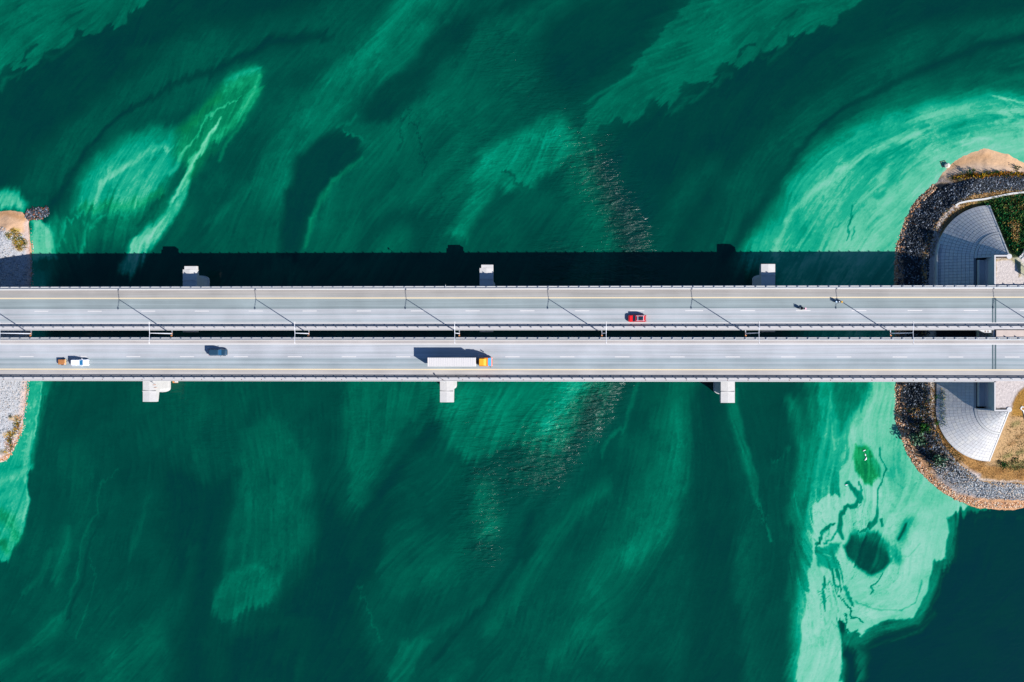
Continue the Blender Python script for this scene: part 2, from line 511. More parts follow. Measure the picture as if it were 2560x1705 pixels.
P.line([(310, 610), (330, 560), (360, 545)], w=9, a=.6, D=.32)
P.poly([(-60, 478), (40, 478), (70, 505), (60, 530), (-60, 540)], soft=16, D=.8)
P.line([(130, 640), (160, 600)], w=10, a=.6, D=.6)

# --- lower half
P.line([(250, 1000), (330, 1200), (300, 1400)], w=120, a=.7, D=.15)
P.line([(150, 1000), (140, 1150), (130, 1300), (120, 1400)], w=55, a=.7, D=.17)
P.line([(350, 960), (340, 1100)], w=60, a=.5, D=.22)
P.line([(180, 1130), (200, 1250), (160, 1400)], w=70, a=.6, D=.25)
P.line([(170, 1320, 12), (150, 1400, 34), (140, 1450, 20)], a=.75, D=.34)
P.line([(150, 1560), (70, 1620), (-30, 1670)], w=30, a=.7, D=.34)
P.line([(220, 1680), (120, 1660), (0, 1720)], w=30, a=.5, D=.28)
P.line([(100, 1440), (60, 1520), (0, 1570)], w=70, a=.5, D=.16)
P.line([(298, 1178, 3), (262, 1200, 4), (243, 1250, 5), (248, 1280, 4), (225, 1310, 6), (200, 1370, 5), (192, 1450, 6), (165, 1540, 6),
        (110, 1580, 6)], a=.55, D=.34)
P.line([(238, 1330, 6), (215, 1400, 8), (205, 1470, 8), (175, 1550, 8)], a=.8, D=.12)
P.line([(225, 1400, 3), (240, 1440, 3), (220, 1530, 4), (190, 1600, 3)], a=.7, D=.3)
P.line([(375, 1240, 14), (352, 1310, 16), (322, 1400, 10)], a=.7, D=.25)
P.line([(420, 1500), (400, 1600), (380, 1700)], w=40, a=.5, D=.25)
P.poly([(400, 1150), (580, 1200), (560, 1400), (530, 1500), (535, 1740), (440, 1740), (450, 1500), (400, 1350)], soft=45, D=.10)
P.line([(280, 1740), (310, 1640), (380, 1600)], w=70, a=.8, D=.31)
P.line([(620, 1740), (850, 1740)], w=90, a=.5, D=.17)
P.poly([(600, 1180), (600, 1090), (690, 1030), (770, 1140), (787, 1230), (785, 1370), (740, 1400), (690, 1470), (678, 1512), (650, 1528),
        (610, 1522), (560, 1556), (545, 1545), (530, 1510), (532, 1480), (560, 1440), (565, 1350), (585, 1280)], soft=16, D=.27)
P.poly([(560, 1440), (640, 1400), (700, 1440), (678, 1512), (650, 1528), (610, 1522), (560, 1556), (545, 1545), (530, 1510), (532, 1480)], soft=8, D=.345)
P.line([(760, 1140), (785, 1250), (783, 1360)], w=20, a=.5, D=.31)
P.poly([(795, 1230), (880, 1300), (1000, 1240), (940, 1420), (890, 1500), (950, 1740), (560, 1740), (560, 1580), (690, 1530), (790, 1390)], soft=30, D=.105)
P.line([(800, 1050), (830, 1200)], w=50, a=.6, D=.16)
P.line([(520, 1600), (560, 1590), (640, 1570), (720, 1560)], w=30, a=.6, D=.18)
P.poly([(868, 930), (1110, 930), (1085, 1000), (1000, 1085), (950, 1180), (892, 1292), (880, 1240), (870, 1130), (860, 1050)], soft=10, D=.29)
P.line([(1110, 1008), (1040, 1092), (980, 1170), (905, 1268)], w=14, a=.45, D=.34)
P.line([(1095, 1060), (1030, 1125), (980, 1195), (940, 1260), (880, 1340)], w=34, a=.9, D=.105)
P.poly([(970, 1330), (1040, 1290), (1060, 1320), (1180, 1330), (1170, 1400), (1130, 1440), (1080, 1480), (1040, 1492), (960, 1485), (950, 1400)], soft=16, D=.245)
P.poly([(1060, 950), (1500, 950), (1455, 1060), (1400, 1130), (1340, 1120), (1280, 1090), (1200, 1160), (1130, 1140), (1110, 1080), (1090, 1000)], soft=22, D=.36)  # sheen of the ruffled water painted into D as a lighter patch
P.line([(1150, 1010), (1280, 1000), (1400, 970), (1480, 940)], w=85, a=.85, D=.46)  # wider part of the same painted sheen
P.line([(1230, 1060), (1330, 1090), (1400, 1060)], w=60, a=.7, D=.42)
P.line([(1370, 1060), (1440, 960)], w=46, a=.8, D=.62)  # brightest part of the painted sheen
P.line([(1215, 1230), (1220, 1310)], w=58, a=.8, D=.42)  # another glint patch painted into the algae field
P.line([(1130, 1140), (1200, 1170), (1290, 1130), (1350, 1200)], w=30, a=.6, D=.17)
P.line([(1490, 1000), (1440, 1130), (1390, 1220), (1330, 1290), (1310, 1400)], w=28, a=.7, D=.14)
P.line([(1560, 950), (1540, 1060), (1480, 1180)], w=34, a=.7, D=.15)
P.line([(1600, 950, 10), (1560, 1060, 9), (1505, 1118, 9), (1500, 1145, 4)], a=.75, D=.33)
P.line([(1290, 1420), (1250, 1475), (1150, 1540), (1080, 1580), (1010, 1612)], w=20, a=.75, D=.275)
P.line([(1510, 1220), (1450, 1270), (1380, 1350), (1330, 1430), (1290, 1490), (1225, 1570)], w=34, a=.75, D=.31)
P.line([(1330, 1290), (1295, 1380), (1240, 1480), (1150, 1580), (1090, 1650)], w=14, a=.8, D=.125)
P.line([(1090, 1490), (1120, 1470), (1150, 1450)], w=9, a=.5, D=.26)
P.line([(1050, 1560), (1100, 1520)], w=9, a=.5, D=.24)
P.poly([(985, 1650), (1005, 1610), (1060, 1590), (1085, 1600), (1040, 1660), (1010, 1740), (965, 1690)], soft=7, D=.32)
P.line([(895, 1470), (925, 1530), (942, 1580), (952, 1600)], w=5, a=.8, D=.3)
P.line([(1130, 1700), (1170, 1670)], w=34, a=.6, D=.33)
P.line([(1400, 1640), (1500, 1560), (1520, 1640)], w=55, a=.55, D=.33)
P.line([(1260, 1640), (1380, 1560)], w=60, a=.5, D=.22)
P.line([(1600, 1740), (1640, 1600)], w=90, a=.6, D=.15)
P.line([(1700, 930), (1685, 1050), (1650, 1200), (1600, 1350), (1500, 1450), (1470, 1560)], w=85, a=.85, D=.34)
P.line([(1695, 1020), (1700, 1180), (1655, 1330), (1560, 1400)], w=42, a=.7, D=.41)
P.line([(1640, 1080), (1625, 1160)], w=20, a=.6, D=.2)
P.line([(1640, 1340), (1620, 1400)], w=16, a=.5, D=.22)
P.poly([(1745, 940), (1785, 940), (1805, 1010), (1815, 1120), (1845, 1230), (1840, 1400), (1860, 1740), (1690, 1740), (1735, 1400), (1742, 1150)], soft=26, D=.13)
P.line([(500, 1010), (480, 1100), (500, 1180)], w=40, a=.5, D=.24)
P.line([(610, 960), (600, 1060)], w=30, a=.5, D=.24)
P.line([(430, 1560), (470, 1450), (480, 1380)], w=34, a=.5, D=.22)
P.line([(260, 1560), (300, 1480), (330, 1440)], w=26, a=.5, D=.25)
P.line([(700, 1640), (760, 1560), (740, 1680)], w=30, a=.5, D=.19)
P.line([(60, 1480), (110, 1440), (120, 1380)], w=16, a=.6, D=.3)
P.line([(1860, 1350), (1850, 1450), (1860, 1520)], w=36, a=.6, D=.27)
P.poly([(1855, 940), (1955, 940), (1995, 1000), (1985, 1100), (1960, 1150), (1900, 1170), (1870, 1090)], soft=20, D=.17)
P.line([(1920, 1200), (1950, 1350), (1935, 1500), (1950, 1700)], w=60, a=.6, D=.17)
P.line([(1830, 985, 24), (1845, 1080, 22), (1872, 1180, 16), (1890, 1260, 9), (1925, 1320, 10), (1935, 1350, 4)], a=.85, D=.38)
P.line([(1842, 1000), (1862, 1100), (1888, 1190), (1898, 1270)], w=9, a=.5, D=.46)
P.line([(1892, 1268), (1912, 1300), (1922, 1330)], w=5, a=.8, D=.12)
P.line([(1930, 1160), (1960, 1150), (1975, 1110)], w=7, a=.6, D=.34)
# navy water bottom right
P.poly([(2600, 1250), (2430, 1262), (2396, 1282), (2375, 1320), (2375, 1400), (2335, 1440), (2325, 1500), (2300, 1545), (2200, 1570), (2140, 1600),
        (2090, 1640), (2080, 1760), (2620, 1760)], soft=8, D=.035)
P.line([(2440, 1290), (2500, 1284), (2560, 1290)], w=14, a=.6, D=.12)
P.line([(2110, 1600, 16), (2150, 1640, 30), (2150, 1690, 26)], a=.85, D=.38)
P.line([(2100, 1660), (2098, 1740)], w=22, a=.8, D=.45)
P.line([(2470, 1268, 8), (2425, 1268, 16), (2388, 1290, 20), (2378, 1330, 24), (2372, 1392, 26), (2338, 1414, 26), (2330, 1447, 22), (2306, 1515, 26), (2285, 1550, 30), (2215, 1560, 32), (2168, 1580, 34), (2148, 1600, 30), (2118, 1600, 24)], hard=.35, a=.95, D=.42)
P.line([(2400, 1330), (2392, 1400), (2352, 1440), (2345, 1480), (2318, 1545), (2290, 1580), (2210, 1590)], w=5, a=.6, D=.2)
P.line([(2160, 1622), (2220, 1600), (2300, 1580), (2335, 1530)], w=9, a=.5, D=.3)
# stream and pale sheet
P.line([(2090, 930, 95), (2075, 1100, 80), (2045, 1250, 66), (2030, 1400, 50), (2015, 1560, 56), (2010, 1740, 62)], hard=.25, D=.6)
P.line([(1985, 1000), (2010, 1130), (1985, 1300)], w=30, a=.7, D=.48)
P.line([(2035, 930), (2045, 1080), (2020, 1250), (1985, 1400), (1970, 1500)], w=15, a=.7, D=.36)
P.poly([(2230, 930), (2245, 1060), (2270, 1130), (2310, 1190), (2400, 1262), (2200, 1300), (2100, 1250), (2090, 1100), (2110, 930)], soft=20, D=.66)
P.poly([(2075, 930), (2175, 930), (2165, 990), (2130, 1050), (2100, 1085), (2085, 1000)], soft=13, D=.42)
P.line([(2120, 960), (2100, 1040)], w=14, a=.6, D=.36)
P.line([(2075, 980), (2078, 1060), (2088, 1120)], w=5, a=.6, D=.78)
P.line([(2060, 1100), (2050, 1200)], w=14, a=.5, D=.55)
SHEET = [(2130, 1072), (2150, 1064), (2165, 1035), (2190, 985), (2200, 930), (2250, 930), (2262, 1060), (2300, 1170), (2380, 1230), (2425, 1262),
         (2398, 1276), (2378, 1292), (2370, 1300), (2374, 1330), (2372, 1345), (2365, 1390), (2332, 1408), (2325, 1440), (2315, 1480), (2300, 1512),
         (2282, 1543), (2250, 1552), (2215, 1550), (2185, 1562), (2165, 1572), (2148, 1592), (2138, 1574), (2118, 1590), (2104, 1560), (2092, 1550),
         (2098, 1590), (2100, 1640), (2098, 1740), (1985, 1740), (1998, 1650), (2005, 1560), (2016, 1500), (2022, 1430), (2034, 1380), (2034, 1310),
         (2036, 1262), (2060, 1246), (2075, 1236), (2100, 1240), (2098, 1210), (2100, 1178), (2124, 1140), (2125, 1100)]
P.poly(SHEET, soft=9, a=.5, D=.75)
P.poly(SHEET, soft=3.0, D=.9)
P.poly([(2130, 1062), (2165, 1035), (2190, 985), (2200, 930), (2250, 930), (2262, 1060), (2300, 1170), (2380, 1230), (2330, 1280), (2250, 1260), (2140, 1160)], soft=26, D=.81)
P.line([(2015, 1600), (2010, 1740)], w=34, a=.5, D=.84)
P.line([(2330, 1300), (2280, 1420), (2240, 1500)], w=40, a=.6, D=.96)
P.line([(2130, 1520), (2200, 1540), (2270, 1520), (2310, 1470)], w=14, a=.7, D=.98)
P.line([(2055, 1270), (2060, 1300), (2040, 1340)], w=20, a=.5, D=.95)
P.poly([(2140, 1116), (2158, 1110), (2178, 1122), (2198, 1160), (2200, 1188), (2182, 1213), (2158, 1203), (2138, 1172), (2133, 1145)], soft=5, D=.47, G=.9)
P.line([(2185, 1150), (2195, 1180)], w=12, a=.6, D=.6, G=.2)
P.poly([(2105, 1373), (2126, 1337), (2154, 1340), (2190, 1333), (2216, 1363), (2226, 1404), (2207, 1430), (2177, 1440), (2159, 1432), (2136, 1417), (2116, 1391)], soft=7, D=.2)
P.line([(2140, 1335), (2190, 1345), (2225, 1370), (2245, 1400)], w=24, a=.75, D=.52)
P.line([(2180, 1360), (2190, 1420)], w=12, a=.5, D=.32)
P.line([(2265, 1306), (2250, 1345)], w=34, a=.65, D=.55)
P.line([(2263, 1312, 6), (2256, 1330, 9), (2244, 1350, 7)], a=.95, D=.24)
SW = dict(hard=.35, a=.9)
P.line([(2118, 1206, 8), (2136, 1222, 9), (2152, 1244, 11), (2140, 1262, 10), (2112, 1266, 7), (2102, 1290, 7), (2096, 1330, 9), (2104, 1352, 5)], D=.36, **SW)
P.line([(2148, 1205, 4), (2155, 1225, 4), (2152, 1260, 4)], D=.42, **SW)
P.line([(2086, 1312, 4), (2070, 1320, 6), (2058, 1338, 7), (2046, 1360, 5), (2044, 1385, 5)], D=.36, **SW)
P.line([(2092, 1330), (2078, 1352), (2062, 1362)], w=4, D=.45, **SW)
P.poly([(2042, 1375), (2080, 1362), (2100, 1362), (2086, 1395), (2100, 1432), (2062, 1424), (2044, 1410)], soft=6, a=.85, D=.42)
P.line([(2066, 1335), (2072, 1350)], w=7, a=.8, D=.85)
P.line([(2060, 1388, 3), (2075, 1395, 3)], a=.8, D=.75)
P.line([(2078, 1430, 5), (2082, 1460, 3), (2096, 1492, 3), (2118, 1522, 3), (2124, 1546, 3), (2140, 1544, 2.4), (2150, 1556, 2)], D=.36, **SW)
P.line([(2088, 1430, 6), (2095, 1462, 5), (2102, 1484, 2)], D=.33, **SW)
P.line([(2096, 1425, 4), (2108, 1470, 3), (2118, 1490, 8), (2128, 1512, 5), (2128, 1520, 2)], D=.5, **SW)
P.line([(2055, 1440, 3), (2056, 1490, 6), (2060, 1530, 2)], D=.45, **SW)
P.line([(2110, 1540, 3), (2112, 1575, 3), (2122, 1586, 3)], D=.4, **SW)
P.line([(2200, 1120, 3), (2205, 1145, 2.4), (2216, 1170, 2.4), (2196, 1225, 2.4), (2194, 1262, 3), (2190, 1292, 5), (2186, 1306, 10), (2170, 1322, 6), (2145, 1326, 3)], D=.42, **SW)
P.line([(2200, 1296), (2206, 1316)], w=4, D=.5, **SW)
P.line([(2204, 1438, 2), (2190, 1460, 2), (2176, 1468, 3), (2182, 1480, 2.4), (2174, 1490, 2)], D=.42, **SW)
P.line([(2220, 1444), (2232, 1460), (2244, 1448), (2252, 1390), (2270, 1390), (2300, 1360)], w=2.6, a=.7, D=.72)
P.line([(2136, 1505), (2150, 1518), (2190, 1527), (2250, 1529), (2286, 1510), (2300, 1470), (2303, 1452)], w=3, a=.8, D=.7)
P.line([(2296, 1480), (2304, 1455)], w=6, a=.6, D=.72)
P.line([(2212, 1250), (2240, 1275), (2225, 1282)], w=5, a=.5, D=.76)
P.line([(2225, 1170), (2235, 1200), (2260, 1215)], w=3, a=.5, D=.7)
P.line([(2080, 1480), (2096, 1530)], w=3, a=.6, D=.6)
P.line([(2160, 1200), (2165, 1250), (2150, 1300), (2130, 1310)], w=3, a=.6, D=.68)
# left shore
P.poly([(66, 920), (110, 920), (98, 1000), (92, 1060), (72, 1170), (70, 1250), (60, 1325), (22, 1398), (-60, 1420), (-60, 1160), (30, 1120), (55, 1050)], soft=4, D=.66)
P.line([(82, 950), (78, 1100), (60, 1160)], w=14, a=.7, D=.72)
P.line([(128, 930), (104, 1010), (90, 1090), (78, 1170)], w=12, a=.7, D=.52)
P.line([(105, 960, 3), (94, 1020, 4), (86, 1090, 3)], a=.8, D=.85)
P.line([(110, 1000), (98, 1070)], w=4, a=.8, D=.25)
P.line([(-40, 1240), (20, 1205), (72, 1172)], w=16, a=.8, D=.8)
P.line([(0, 1175), (50, 1170)], w=8, a=.7, D=.6)
P.line([(68, 1190), (66, 1260), (57, 1300)], w=5, a=.8, D=.82)
P.line([(-30, 1280), (20, 1300), (40, 1340)], w=30, a=.7, D=.5, G=.7)
P.line([(-40, 1340), (20, 1370)], w=26, a=.7, D=.44, G=.8)

D = P.ch['D'].reshape(WX.shape); G = P.ch['G'].reshape(WX.shape)
thick = np.clip((D - .15) * 2.2, 0, 1) * (1 - np.clip(D - .55, 0, .45) * 1.6)
blot = fbm(WX, WY, 90, 4, 77)
# folded sheets: the same noise read through its own curl, stretched along the drift
UX = WX * FU + WY * FV; VX = -WX * FV + WY * FU
wx = WX + 26 * fbm(WX, WY, 60, 4, 91, .6) + 10 * L2; wy = WY + 26 * fbm(WX, WY, 60, 4, 92, .6)
fold = fbm(wx * 1.0 + wy * .6, wy * .45 - wx * .3, 34, 5, 93, .62)
ridge = 1 - np.abs(fold) * 9
ridge = np.clip(ridge, 0, 1)
D = D + (0.006 + 0.042 * thick) * (0.5 * L2 + 0.3 * L3 + 0.4 * L1) * (1 - .5 * rt)
D = D + 0.23 * fold * (0.36 + thick) + 0.05 * ridge ** 3 * (thick + .22)
wx2 = WX + 15 * fbm(WX, WY, 30, 4, 191, .6) + 6 * L2 * FU; wy2 = WY + 15 * fbm(WX, WY, 30, 4, 192, .6) + 6 * L2 * FV
f2 = fbm(wx2 * .8 + wy2 * .5, wy2 * .5 - wx2 * .3, 22, 4, 193, .6)
D = D + (.05 * np.clip(1 - np.abs(f2) * 16, 0, 1) - .05 * np.clip(1 - np.abs(f2 - .16) * 16, 0, 1)) * (thick + .24) * np.clip(.5 + 4 * blot, 0, 1.3)
D = D + .034 * np.exp(-((L2 - .9) * 3.2) ** 2) * (thick + .26) - .03 * np.exp(-((L2 + .9) * 3.2) ** 2) * (thick + .2)
D = D + 0.11 * blot * np.clip(D * 3, .35, 1)
D = D + 0.010 * (n1 - .5)
# dark marbled filaments in the thick scum of the eddy
mx_ = WX + 34 * fbm(WX, WY, 46, 4, 101, .6) + 8 * L2 * FU; my_ = WY + 34 * fbm(WX, WY, 46, 4, 102, .6) + 8 * L2 * FV
mb1 = fbm(mx_, my_ * .45, 40, 4, 103, .55); mb2 = fbm(mx_ * .6, my_, 30, 4, 104, .55)
west = np.exp(-(((WX - 2075) / 55) ** 2 + ((WY - 1420) / 150) ** 2))
eddy = np.exp(-(((WX - 2150) / 130) ** 2 + ((WY - 1390) / 170) ** 2))
sheetm = np.clip((D - .62) * 6, 0, 1)
D = D - sheetm * (0.34 * west * np.exp(-(mb1 / .028) ** 2) + 0.14 * eddy * np.exp(-(mb2 / .016) ** 2) + .05 * np.exp(-(mb1 / .012) ** 2) * (WY > 900))
rr_ = np.hypot(mx_ - 2168, (my_ - 1388) * .85)
eddy2 = np.exp(-(((WX - 2190) / 150) ** 2 + ((WY - 1400) / 190) ** 2))
D = D - sheetm * eddy2 * .045 * (.5 + .5 * np.sin(rr_ / 5.5 + 3 * blot) + .4 * np.sin(rr_ / 2.4))
# clear-water feathering along the outer rim of the sheet
rim = np.clip(1 - np.abs(D - .25) * 6, 0, 1) * (WX > 2080) * (WY > 1250)
D = D + rim * (.10 * L2 * .5 + .12 * fold)
D = np.clip(D, 0, 1)
for A_, v_ in ((D, .17), (G, 0.)):
    A_[:5] = v_; A_[-5:] = v_; A_[:, :5] = v_; A_[:, -5:] = v_

# wind-ruffled patches
PR = Painter(WX + 30 * fbm(WX, WY, 70, 3, 50), WY + 30 * fbm(WX, WY, 70, 3, 51), {'R': 0.03})
PR.line([(1230, 130), (1330, 220), (1420, 300), (1460, 380)], w=130, a=.8, R=.38)
PR.line([(1150, 380), (1300, 380), (1470, 430)], w=110, a=.7, R=.35)
PR.line([(1100, 560), (1180, 440)], w=100, a=.6, R=.3)
PR.line([(1460, 400), (1530, 520), (1580, 640), (1600, 740)], w=130, a=.9, R=.6)
PR.line([(1480, 430), (1545, 520), (1590, 640)], w=60, a=.8, R=.85)
PR.line([(1380, 650), (1560, 720)], w=110, a=.8, R=.6)
PR.line([(1120, 1010), (1250, 1080), (1330, 1100)], w=130, a=.8, R=.42)
PR.line([(1330, 1180), (1420, 1060), (1500, 950)], w=130, a=1., R=.7)
PR.line([(1470, 1060), (1510, 950)], w=60, a=.8, R=.9)
PR.line([(1215, 1180), (1205, 1370)], w=110, a=.9, R=.6)
PR.line([(880, 1000), (960, 1150)], w=90, a=.5, R=.16)
PR.line([(440, 1000), (560, 1100)], w=90, a=.6, R=.2)
R = PR.ch['R'].reshape(WX.shape)

me = grid_mesh('water', gx, gy, np.zeros(GX.shape, np.float32))
fattr(me, 'algae', D); fattr(me, 'green', np.clip(G, 0, 1)); fattr(me, 'ruffle', R)  # algae also carries the glint and sheen painted into D
water = bpy.data.objects.new('water', me)
COL.objects.link(water)
tag(water, kind='structure')
water['label'] = 'dark green river with mint and teal drifts of algae and painted-in sheen'

m, nt, b = new_mat('river_water')
KW = (2.25, 1.93, 2.3)
def wc(c):
    l = s2l(c)
    return tuple(l[i] / KW[i] for i in range(3))
aD = nd(nt, 'ShaderNodeAttribute', attribute_name='algae')
aG = nd(nt, 'ShaderNodeAttribute', attribute_name='green')
aR = nd(nt, 'ShaderNodeAttribute', attribute_name='ruffle')
r = ramp(nt, [(0.0, wc((0, 50, 62))), (.08, wc((0, 57, 60))), (.14, wc((0, 66, 62))), (.2, wc((0, 75, 68))), (.3, wc((0, 94, 80))), (.4, wc((0, 113, 94))),
              (.5, wc((0, 136, 112))), (.6, wc((0, 158, 134))), (.7, wc((36, 176, 148))), (.8, wc((104, 199, 172))), (.9, wc((140, 207, 190))),
              (1., wc((166, 214, 203)))])
r2 = ramp(nt, [(0.0, wc((0, 70, 50))), (.3, wc((0, 105, 70))), (.45, wc((10, 135, 78))), (.6, wc((30, 178, 108))), (.8, wc((110, 212, 165))), (1., wc((180, 230, 205)))])
tc = nd(nt, 'ShaderNodeTexCoord')
no = nd(nt, 'ShaderNodeTexNoise')
no.inputs['Scale'].default_value = 0.9; no.inputs['Detail'].default_value = 5; no.inputs['Distortion'].default_value = 1.5
nt.links.new(tc.outputs['Object'], no.inputs['Vector'])
mm = nd(nt, 'ShaderNodeMath', operation='MULTIPLY_ADD')
mm.inputs[1].default_value = 0.05; mm.inputs[2].default_value = -0.025
nt.links.new(no.outputs['Fac'], mm.inputs[0])
ad = nd(nt, 'ShaderNodeMath', operation='ADD')
nt.links.new(aD.outputs['Fac'], ad.inputs[0]); nt.links.new(mm.outputs[0], ad.inputs[1])
nt.links.new(ad.outputs[0], r.inputs[0]); nt.links.new(ad.outputs[0], r2.inputs[0])
mx = nd(nt, 'ShaderNodeMix', data_type='RGBA')
nt.links.new(aG.outputs['Fac'], mx.inputs['Factor'])
nt.links.new(r.outputs[0], mx.inputs['A']); nt.links.new(r2.outputs[0], mx.inputs['B'])
nt.links.new(mx.outputs['Result'], b.inputs['Base Color'])
b.inputs['IOR'].default_value = 1.33
b.inputs['Specular IOR Level'].default_value = 0.24
b.inputs['Roughness'].default_value = 0.09
# ripples
rgh = nd(nt, 'ShaderNodeMath', operation='MULTIPLY_ADD')
nt.links.new(aR.outputs['Fac'], rgh.inputs[0]); rgh.inputs[1].default_value = 0.34; rgh.inputs[2].default_value = 0.07
nt.links.new(rgh.outputs[0], b.inputs['Roughness'])
mp = nd(nt, 'ShaderNodeMapping')
mp.inputs['Rotation'].default_value = (0, 0, math.radians(52))
mp.inputs['Scale'].default_value = (0.28, 1.0, 1.0)
nt.links.new(tc.outputs['Object'], mp.inputs['Vector'])
rp = nd(nt, 'ShaderNodeTexNoise')
rp.inputs['Scale'].default_value = 1.0; rp.inputs['Detail'].default_value = 4; rp.inputs['Distortion'].default_value = 0.8
nt.links.new(mp.outputs[0], rp.inputs['Vector'])
mp2 = nd(nt, 'ShaderNodeMapping')
mp2.inputs['Rotation'].default_value = (0, 0, math.radians(-25))
mp2.inputs['Scale'].default_value = (0.35, 1.0, 1.0)
nt.links.new(tc.outputs['Object'], mp2.inputs['Vector'])
rp2 = nd(nt, 'ShaderNodeTexNoise')
rp2.inputs['Scale'].default_value = 0.5; rp2.inputs['Detail'].default_value = 3
nt.links.new(mp2.outputs[0], rp2.inputs['Vector'])
ha = nd(nt, 'ShaderNodeMath', operation='ADD')
nt.links.new(rp.outputs['Fac'], ha.inputs[0]); nt.links.new(rp2.outputs['Fac'], ha.inputs[1])
hm = nd(nt, 'ShaderNodeMath', operation='MULTIPLY')
nt.links.new(ha.outputs[0], hm.inputs[0]); nt.links.new(aR.outputs['Fac'], hm.inputs[1])
bp = nd(nt, 'ShaderNodeBump')
bp.inputs['Strength'].default_value = 1.0; bp.inputs['Distance'].default_value = 1.15
nt.links.new(hm.outputs[0], bp.inputs['Height'])
nt.links.new(bp.outputs[0], b.inputs['Normal'])
me.materials.append(m)
# ------------------------------------------------------------------ bridges
def yd(py, z=DECK):
    return at(1280, py, z).y
def xd(px, z=DECK):
    return at(px, 852.5, z).x

X0, X1 = xd(-260), xd(2484)        # deck from beyond the left edge to the abutment
XE = xd(3150)                      # road on the embankment goes on to here

M_CONC = mat('pale_concrete', alb((226, 224, 232)), rough=0.85, var=0.05, scale=0.6, bump=0.01)
M_WALK = mat('walkway_concrete', alb((216, 214, 226)), rough=0.85, var=0.07, scale=1.5, bump=0.005, stretch=(0.3, 1.5, 1))
M_KERB = mat('kerb_concrete', alb((232, 232, 240)), rough=0.8, var=0.04, scale=2.0)
M_STEEL = mat('galvanised_steel', (0.42, 0.44, 0.47), rough=0.45, metal=0.7, var=0.1, scale=4)
M_WHITE = mat('white_road_paint', alb((246, 242, 250)), rough=0.7, var=0.04, scale=8)
M_YELL = mat('cream_road_paint', alb((255, 234, 202)), rough=0.7, var=0.06, scale=8)
M_GIRD = mat('girder_concrete', (0.33, 0.33, 0.34), rough=0.9, var=0.08, scale=0.8)
M_JOINT = mat('dark_joint_asphalt', alb((84, 108, 120)), rough=0.9, var=0.3, scale=3, stretch=(3, 0.6, 1))
M_DARK = mat('dark_rubber', (0.02, 0.02, 0.022), rough=0.7, var=0.1)

# asphalt with wheel tracks: worn tone given line by line across the lanes
m, nt, b = new_mat('asphalt')
at_ = nd(nt, 'ShaderNodeAttribute', attribute_name='tone')
tc = nd(nt, 'ShaderNodeTexCoord')
mp = nd(nt, 'ShaderNodeMapping'); mp.inputs['Scale'].default_value = (0.035, 2.2, 1)
nt.links.new(tc.outputs['Object'], mp.inputs['Vector'])
n1_ = nd(nt, 'ShaderNodeTexNoise'); n1_.inputs['Scale'].default_value = 1.0; n1_.inputs['Detail'].default_value = 6
nt.links.new(mp.outputs[0], n1_.inputs['Vector'])
n2_ = nd(nt, 'ShaderNodeTexNoise'); n2_.inputs['Scale'].default_value = 0.12; n2_.inputs['Detail'].default_value = 8
nt.links.new(tc.outputs['Object'], n2_.inputs['Vector'])
n3_ = nd(nt, 'ShaderNodeTexNoise'); n3_.inputs['Scale'].default_value = 9; n3_.inputs['Detail'].default_value = 3
nt.links.new(tc.outputs['Object'], n3_.inputs['Vector'])
ad1 = nd(nt, 'ShaderNodeMath', operation='ADD'); nt.links.new(n1_.outputs['Fac'], ad1.inputs[0]); nt.links.new(n2_.outputs['Fac'], ad1.inputs[1])
ad2 = nd(nt, 'ShaderNodeMath', operation='MULTIPLY_ADD'); nt.links.new(n3_.outputs['Fac'], ad2.inputs[0]); ad2.inputs[1].default_value = 0.35; nt.links.new(ad1.outputs[0], ad2.inputs[2])
mr = nd(nt, 'ShaderNodeMapRange'); mr.inputs['From Min'].default_value = 0.75; mr.inputs['From Max'].default_value = 1.6
mr.inputs['To Min'].default_value = 0.74; mr.inputs['To Max'].default_value = 1.2
nt.links.new(ad2.outputs[0], mr.inputs['Value'])
vm = nd(nt, 'ShaderNodeVectorMath', operation='SCALE')
nt.links.new(at_.outputs['Color'], vm.inputs[0]); nt.links.new(mr.outputs[0], vm.inputs['Scale'])
nt.links.new(vm.outputs[0], b.inputs['Base Color'])
b.inputs['Roughness'].default_value = 0.9
b.inputs['Specular IOR Level'].default_value = 0.3
M_ASPH = m

def asphalt(name, rows, parent, x0=X0, x1=XE, z=DECK):
    ys = np.array([yd(r[0]) for r in rows], np.float32)[::-1]
    cols = [alb(r[1]) for r in rows][::-1]
    xs = np.linspace(x0, x1, 3).astype(np.float32)
    me = grid_mesh(name, xs, ys, np.full((len(ys), len(xs)), z, np.float32), smooth=False)
    cattr(me, 'tone', np.repeat(np.array(cols, np.float32), len(xs), 0))
    me.materials.append(M_ASPH)
    o = bpy.data.objects.new(name, me); COL.objects.link(o); o.parent = parent
    return o

def sheet(name, x0, x1, y0, y1, z, m, parent, seg=1):
    return mesh_obj(name, [(x0, y0, z), (x1, y0, z), (x1, y1, z), (x0, y1, z)], [(0, 1, 2, 3)], m, parent)

